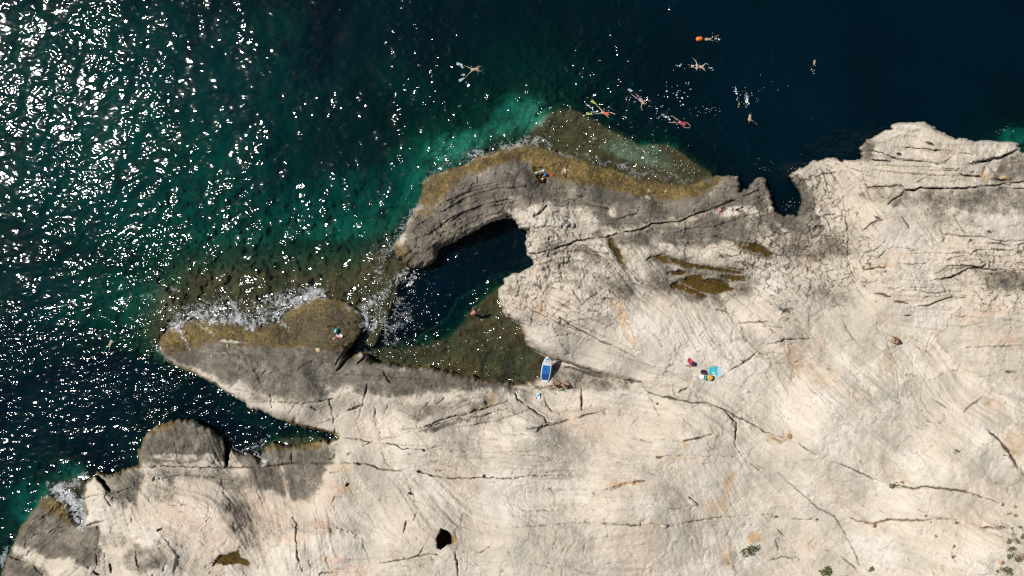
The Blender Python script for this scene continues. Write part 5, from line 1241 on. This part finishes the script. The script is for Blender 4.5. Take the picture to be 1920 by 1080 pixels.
for a in [('pale block with a dark broken edge, alone on the southern slab', 1298, 942, .8, .6, .34, 30, pale_s, 1), ('whitish stone sitting in the long seam of the southern slab', 1244, 985, .62, .5, .28, 10, pale_s, 2),
          ('reddish brown stone at the head of the diagonal crack', 1481, 819, .62, .5, .3, 60, brown_s, 3), ('yellow stone on the weedy line of the low headland', 598, 658, .46, .34, .2, 10, ochre_s, 4),
          ('ochre stone among the weed toward the tip of the low headland', 428, 648, .34, .3, .18, 0, ochre_s, 5), ('cream stone at the west end of the low headland', 398, 668, .26, .22, .14, 0, pale_s, 6),
          ('small cream stone on the golden weed band above the grey ledge', 1218, 373, .26, .24, .14, 0, ochre_s, 7), ('brown pebble in the middle of the pale eastern rock', 1713, 706, .30, .24, .14, 20, brown_s, 8),
          ('ochre stone jammed in the cracked corner by the north headland', 1880, 333, .7, .4, .26, 0, ochre_s, 9), ('small brown stone above the brushy eastern edge', 1867, 905, .26, .24, .14, 0, brown_s, 10), ('brown stone next to the green shrub on the long weedy crack', 1691, 904, .4, .3, .2, 0, brown_s, 11),
          ('dark stone wedged in the pit of the southern rock', 836, 1021, .4, .3, .2, 0, grey_s, 12)]:
    stone(*a)

# ------------------------------------------------------------------ shrubs
leafm, nt, out = newmat('shrub_leaf'); b = NB(nt)
oi = b.n('ShaderNodeObjectInfo'); gp = b.n('ShaderNodeNewGeometry')
p = b.n('ShaderNodeBsdfPrincipled')
n = b.noise(b.n('ShaderNodeTexCoord').outputs['Object'], 5.0, 3)
b.L(b.mix(b.rng(n, .35, .65), b.mix(oi.outputs['Random'], (.040, .052, .014), (.070, .066, .022)), (.125, .130, .040)), p.inputs['Base Color'])
p.inputs['Roughness'].default_value = .7; b.L(p.outputs[0], out.inputs['Surface'])
dryleaf = flat('dry_leaf', (.30, .17, .09), .8, .2, .35, 7); stemm = flat('stem', (.12, .08, .05), .9)
def crown_mesh(seed, n=170):
    r_ = random.Random(seed); vv = []; ff = []
    lob = [(r_.uniform(-.6, .6), r_.uniform(-.5, .5), r_.uniform(.25, .6), r_.uniform(.35, .6)) for _ in range(6)]
    for i in range(n):
        cx_, cy_, cz_, cr_ = r_.choice(lob)
        d = Vector((r_.gauss(0, 1), r_.gauss(0, 1), abs(r_.gauss(0, .8)))).normalized()
        c = Vector((cx_, cy_, cz_ * .7)) + Vector((d.x, d.y, d.z * .6)) * cr_ * r_.uniform(.5, 1.05)
        u = Vector((r_.gauss(0, 1), r_.gauss(0, 1), r_.gauss(0, .7))).normalized(); w = u.cross(d).normalized() if u.cross(d).length > .01 else Vector((1, 0, 0))
        L, Wd = r_.uniform(.16, .30), r_.uniform(.06, .11); k = len(vv)
        vv += [c - u * L * .5, c + w * Wd, c + u * L * .5 + d * .05, c - w * Wd]; ff.append((k, k + 1, k + 2, k + 3))
    return vv, ff
protos = []
for sd0 in range(5):
    for mt in (leafm, dryleaf):
        vv, ff = crown_mesh(30 + sd0)
        me = bpy.data.meshes.new('crown'); me.from_pydata([tuple(q) for q in vv], [], ff); me.update(); me.materials.append(mt); protos.append(me)
vs_ = []; fs = []
for k in range(4):
    a = k * 1.6 + .3; i = len(vs_)
    for t, rr_ in ((0, .05), (.5, .035), (1, .015)):
        c = Vector((math.cos(a) * .5 * t, math.sin(a) * .45 * t, .02 + .4 * t))
        for q in range(4): vs_.append(c + Vector((math.cos(q * 1.571) * rr_, math.sin(q * 1.571) * rr_, 0)))
    for t in range(2):
        for q in range(4): fs.append((i + t * 4 + q, i + t * 4 + (q + 1) % 4, i + t * 4 + 4 + (q + 1) % 4, i + t * 4 + 4 + q))
stem_me = bpy.data.meshes.new('stem'); stem_me.from_pydata([tuple(q) for q in vs_], [], fs); stem_me.update(); stem_me.materials.append(stemm)
GS = 'shrubs in the cracks of the rock'
SHR = [(1676,909,13,7,10,0,'olive green shrub at the start of the long weedy crack'), (1795,846,7,6,0,0,'small dark shrub alone above the pale eastern slope'), (1406,1029,18,11,-25,0,'spreading dark shrub just under the orange scar'),
 (1545,1070,17,14,20,0,'large dark shrub cut by the south edge of the photo'), (1633,1066,6,6,0,0,'round olive shrub east of the large cut off shrub'), (1893,962,6,5,0,0,'low shrub at the top of the brushy eastern corner'), (1906,966,7,4,20,1,'brownish shrub at the east margin, top of the brushy corner'),
 (1876,989,11,6,-10,0,'olive shrub at the end of the short horizontal crack'), (1897,990,4,3,0,0,'tiny shrub east of the olive shrub on the short crack'), (1911,988,5,3,0,0,'tiny shrub at the margin level with the olive shrub on the short crack'), (1898,1001,5,4,0,0,'sparse small shrub in the middle of the brushy corner'),
 (1894,1013,7,6,0,0,'dense shrub next to the orange dirt'), (1906,1014,7,5,30,0,'dense shrub directly east of the one next to the orange dirt'), (1915,1006,7,7,0,0,'dense shrub at the margin above the row of dense ones'), (1895,1028,8,5,0,0,'flat shrub under the dense pair'), (1893,1040,8,7,0,0,'roundish shrub below the flat shrub'),
 (1911,1048,8,7,30,0,'dark shrub at the grey cracks near the east margin'), (1918,1042,4,6,0,1,'half brown shrub cut by the east margin'), (1878,1055,5,5,0,1,'reddish dry shrub above the lowest dark shrub'), (1886,1068,11,8,45,0,'lowest dark shrub of the brushy corner'), (1869,1070,3,3,0,0,'tiny tuft west of the lowest dark shrub'),
 (1881,945,4,4,0,0,'small tuft at the end of the long weedy crack'), (1903,950,4,4,0,0,'small tuft east of the end of the long weedy crack'), (1735,967,4,3,0,0,'tuft above the long brown seam'), (1745,979,3,4,0,0,'tuft on the underside of the long brown seam'), (1793,979,4,3,0,0,'tuft near the east end of the long brown seam'), (1642,984,6,5,0,1,'dry brown shrub in the middle of the long brown seam'),
 (1597,972,5,3,20,1,'dry tuft at the west end of the long brown seam'), (1661,974,7,4,-20,1,'dry tuft east of the dry brown shrub on the seam'), (1455,968,5,3,0,0,'tuft at the west end of the faint seam'), (1512,975,5,4,0,0,'tuft in the middle of the faint seam'), (1533,973,4,3,0,0,'tuft at the east end of the faint seam'), (1755,1007,5,3,60,1,'dry tuft below the long brown seam'),
 (1788,1024,4,4,0,0,'tuft at the top of the thin southern crack'), (1787,1043,5,4,0,0,'tuft halfway down the thin southern crack'), (1564,402,6,4,20,0,'greenish tuft on the pale headland west of the dark broken cracks'), (1821,451,6,5,0,0,'yellowish tuft at the foot of the grey band in the east'), (1705,466,7,4,10,0,'greenish tuft on the ledge below the headland'), (1232,757,6,4,20,0,'greenish tuft in the gully below the long step'), (1375,990,0,0,0,0,'')]
for i, (px, py, rx, ry, ro, dry, lab) in enumerate(SHR):
    if not rx: continue
    root = empty('shrub', ground(px, py, -.02), -math.radians(ro)); tag(root, lab, 'shrub', GS)
    sx_, sy_ = rx / PXM * 1.0, ry / PXM * 1.0
    for nm, me in (('crown', protos[(i % 5) * 2 + dry]), ('stem', stem_me)):
        o = bpy.data.objects.new(nm, me); COL.objects.link(o); o.parent = root; o.scale = (sx_, sy_, (sx_ + sy_) * .5)

# ------------------------------------------------------------------ white splashes round the swimmers, and sun glints modelled as white flecks
fv = []; ff = []
r_ = random.Random(3)
def fleck(px, py, s):
    s *= .62
    c = P(px, py, .06); n = r_.choice((5, 6, 7)); k = len(fv); a0 = r_.uniform(0, 6); st = r_.uniform(1, 1.9)
    for i in range(n):
        a = a0 + 2 * math.pi * i / n; q = s * r_.uniform(.6, 1.2)
        fv.append((c.x + math.cos(a) * q * st * .8, c.y + math.sin(a) * q, c.z + r_.uniform(-.01, .01)))
    fv.append((c.x, c.y, c.z + .03))
    for i in range(n): ff.append((k + i, k + (i + 1) % n, k + n))
for cx_, cy_, n, sx_, sy_, s in [(1400,185,22,22,18,.05), (1206,190,10,14,10,.06), (1140,205,8,14,8,.06), (1285,165,8,16,14,.08), (1262,172,6,12,8,.10), (1278,185,5,4,8,.12), (1320,205,22,30,10,.045), (1240,212,18,16,14,.05), (1273,228,8,16,10,.05), (1335,72,9,6,7,.05), (1306,122,12,22,12,.045), (892,130,7,16,8,.05), (1525,122,4,8,8,.05), (1250,170,6,20,10,.05), (868,125,5,3,3,.07), (1500,320,10,30,30,.035), (1480,385,16,14,12,.04), (1440,310,12,30,14,.035), (1450,160,7,30,14,.04), (890,590,8,8,8,.04), (1880,245,12,24,8,.035)]:
    for _ in range(n): fleck(r_.gauss(cx_, sx_ * .6), r_.gauss(cy_, sy_ * .6), s * r_.uniform(.45, 1.25))
for x0, y0, x1, y1, n in [(1112,203,1100,196,14),(1118,210,1106,212,10),(1186,172,1178,166,14),(1254,221,1240,214,22),(1402,196,1398,172,34),(1340,74,1352,73,10),(1276,123,1266,122,8),(868,124,858,120,8),(872,139,862,144,8),(1382,176,1378,164,16),(1524,130,1524,138,6),(1330,127,1336,128,8)]:
    for k in range(n):
        t = r_.random(); fleck(x0 + (x1 - x0) * t + r_.gauss(0, 1.6), y0 + (y1 - y0) * t + r_.gauss(0, 1.6), r_.uniform(.04, .11) * (1.1 - .6 * t))
def band(pts, w, n, s0, s1):
    L = [math.hypot(b_[0] - a_[0], b_[1] - a_[1]) for a_, b_ in zip(pts, pts[1:])]
    for _ in range(n):
        k = r_.choices(range(len(L)), L)[0]; t = r_.random()
        x = pts[k][0] + (pts[k + 1][0] - pts[k][0]) * t + r_.gauss(0, w); y = pts[k][1] + (pts[k + 1][1] - pts[k][1]) * t + r_.gauss(0, w)
        if at_grid(D, x, y) < 0: fleck(x, y, r_.uniform(s0, s1))
band([(1120,250),(1180,285),(1240,295),(1310,325)], 13, 130, .025, .06)  # these bands: white flecks in place of sun glints on the ripples, with some foam
band([(1020,225),(1080,222),(1120,240)], 12, 22, .02, .055)
band([(800,325),(850,295),(920,275),(990,245)], 12, 60, .02, .055)
band([(785,385),(750,430),(715,480),(700,540),(705,600)], 15, 95, .02, .055)
band([(330,585),(420,565),(500,575),(560,540),(640,540)], 16, 85, .02, .055)
band([(700,665),(760,668),(840,665),(930,640),(960,690)], 18, 40, .03, .06)
band([(720,640),(770,600),(800,540)], 18, 45, .02, .055)
fo = mesh_obj('foam_and_glint_flecks', fv, ff, flat('fleck', (.66, .70, .72), .5, .4, .1))
tag(fo, 'white flecks of splashed foam and painted sun glints round the swimmers and over the shallows', 'foam', kind='stuff')
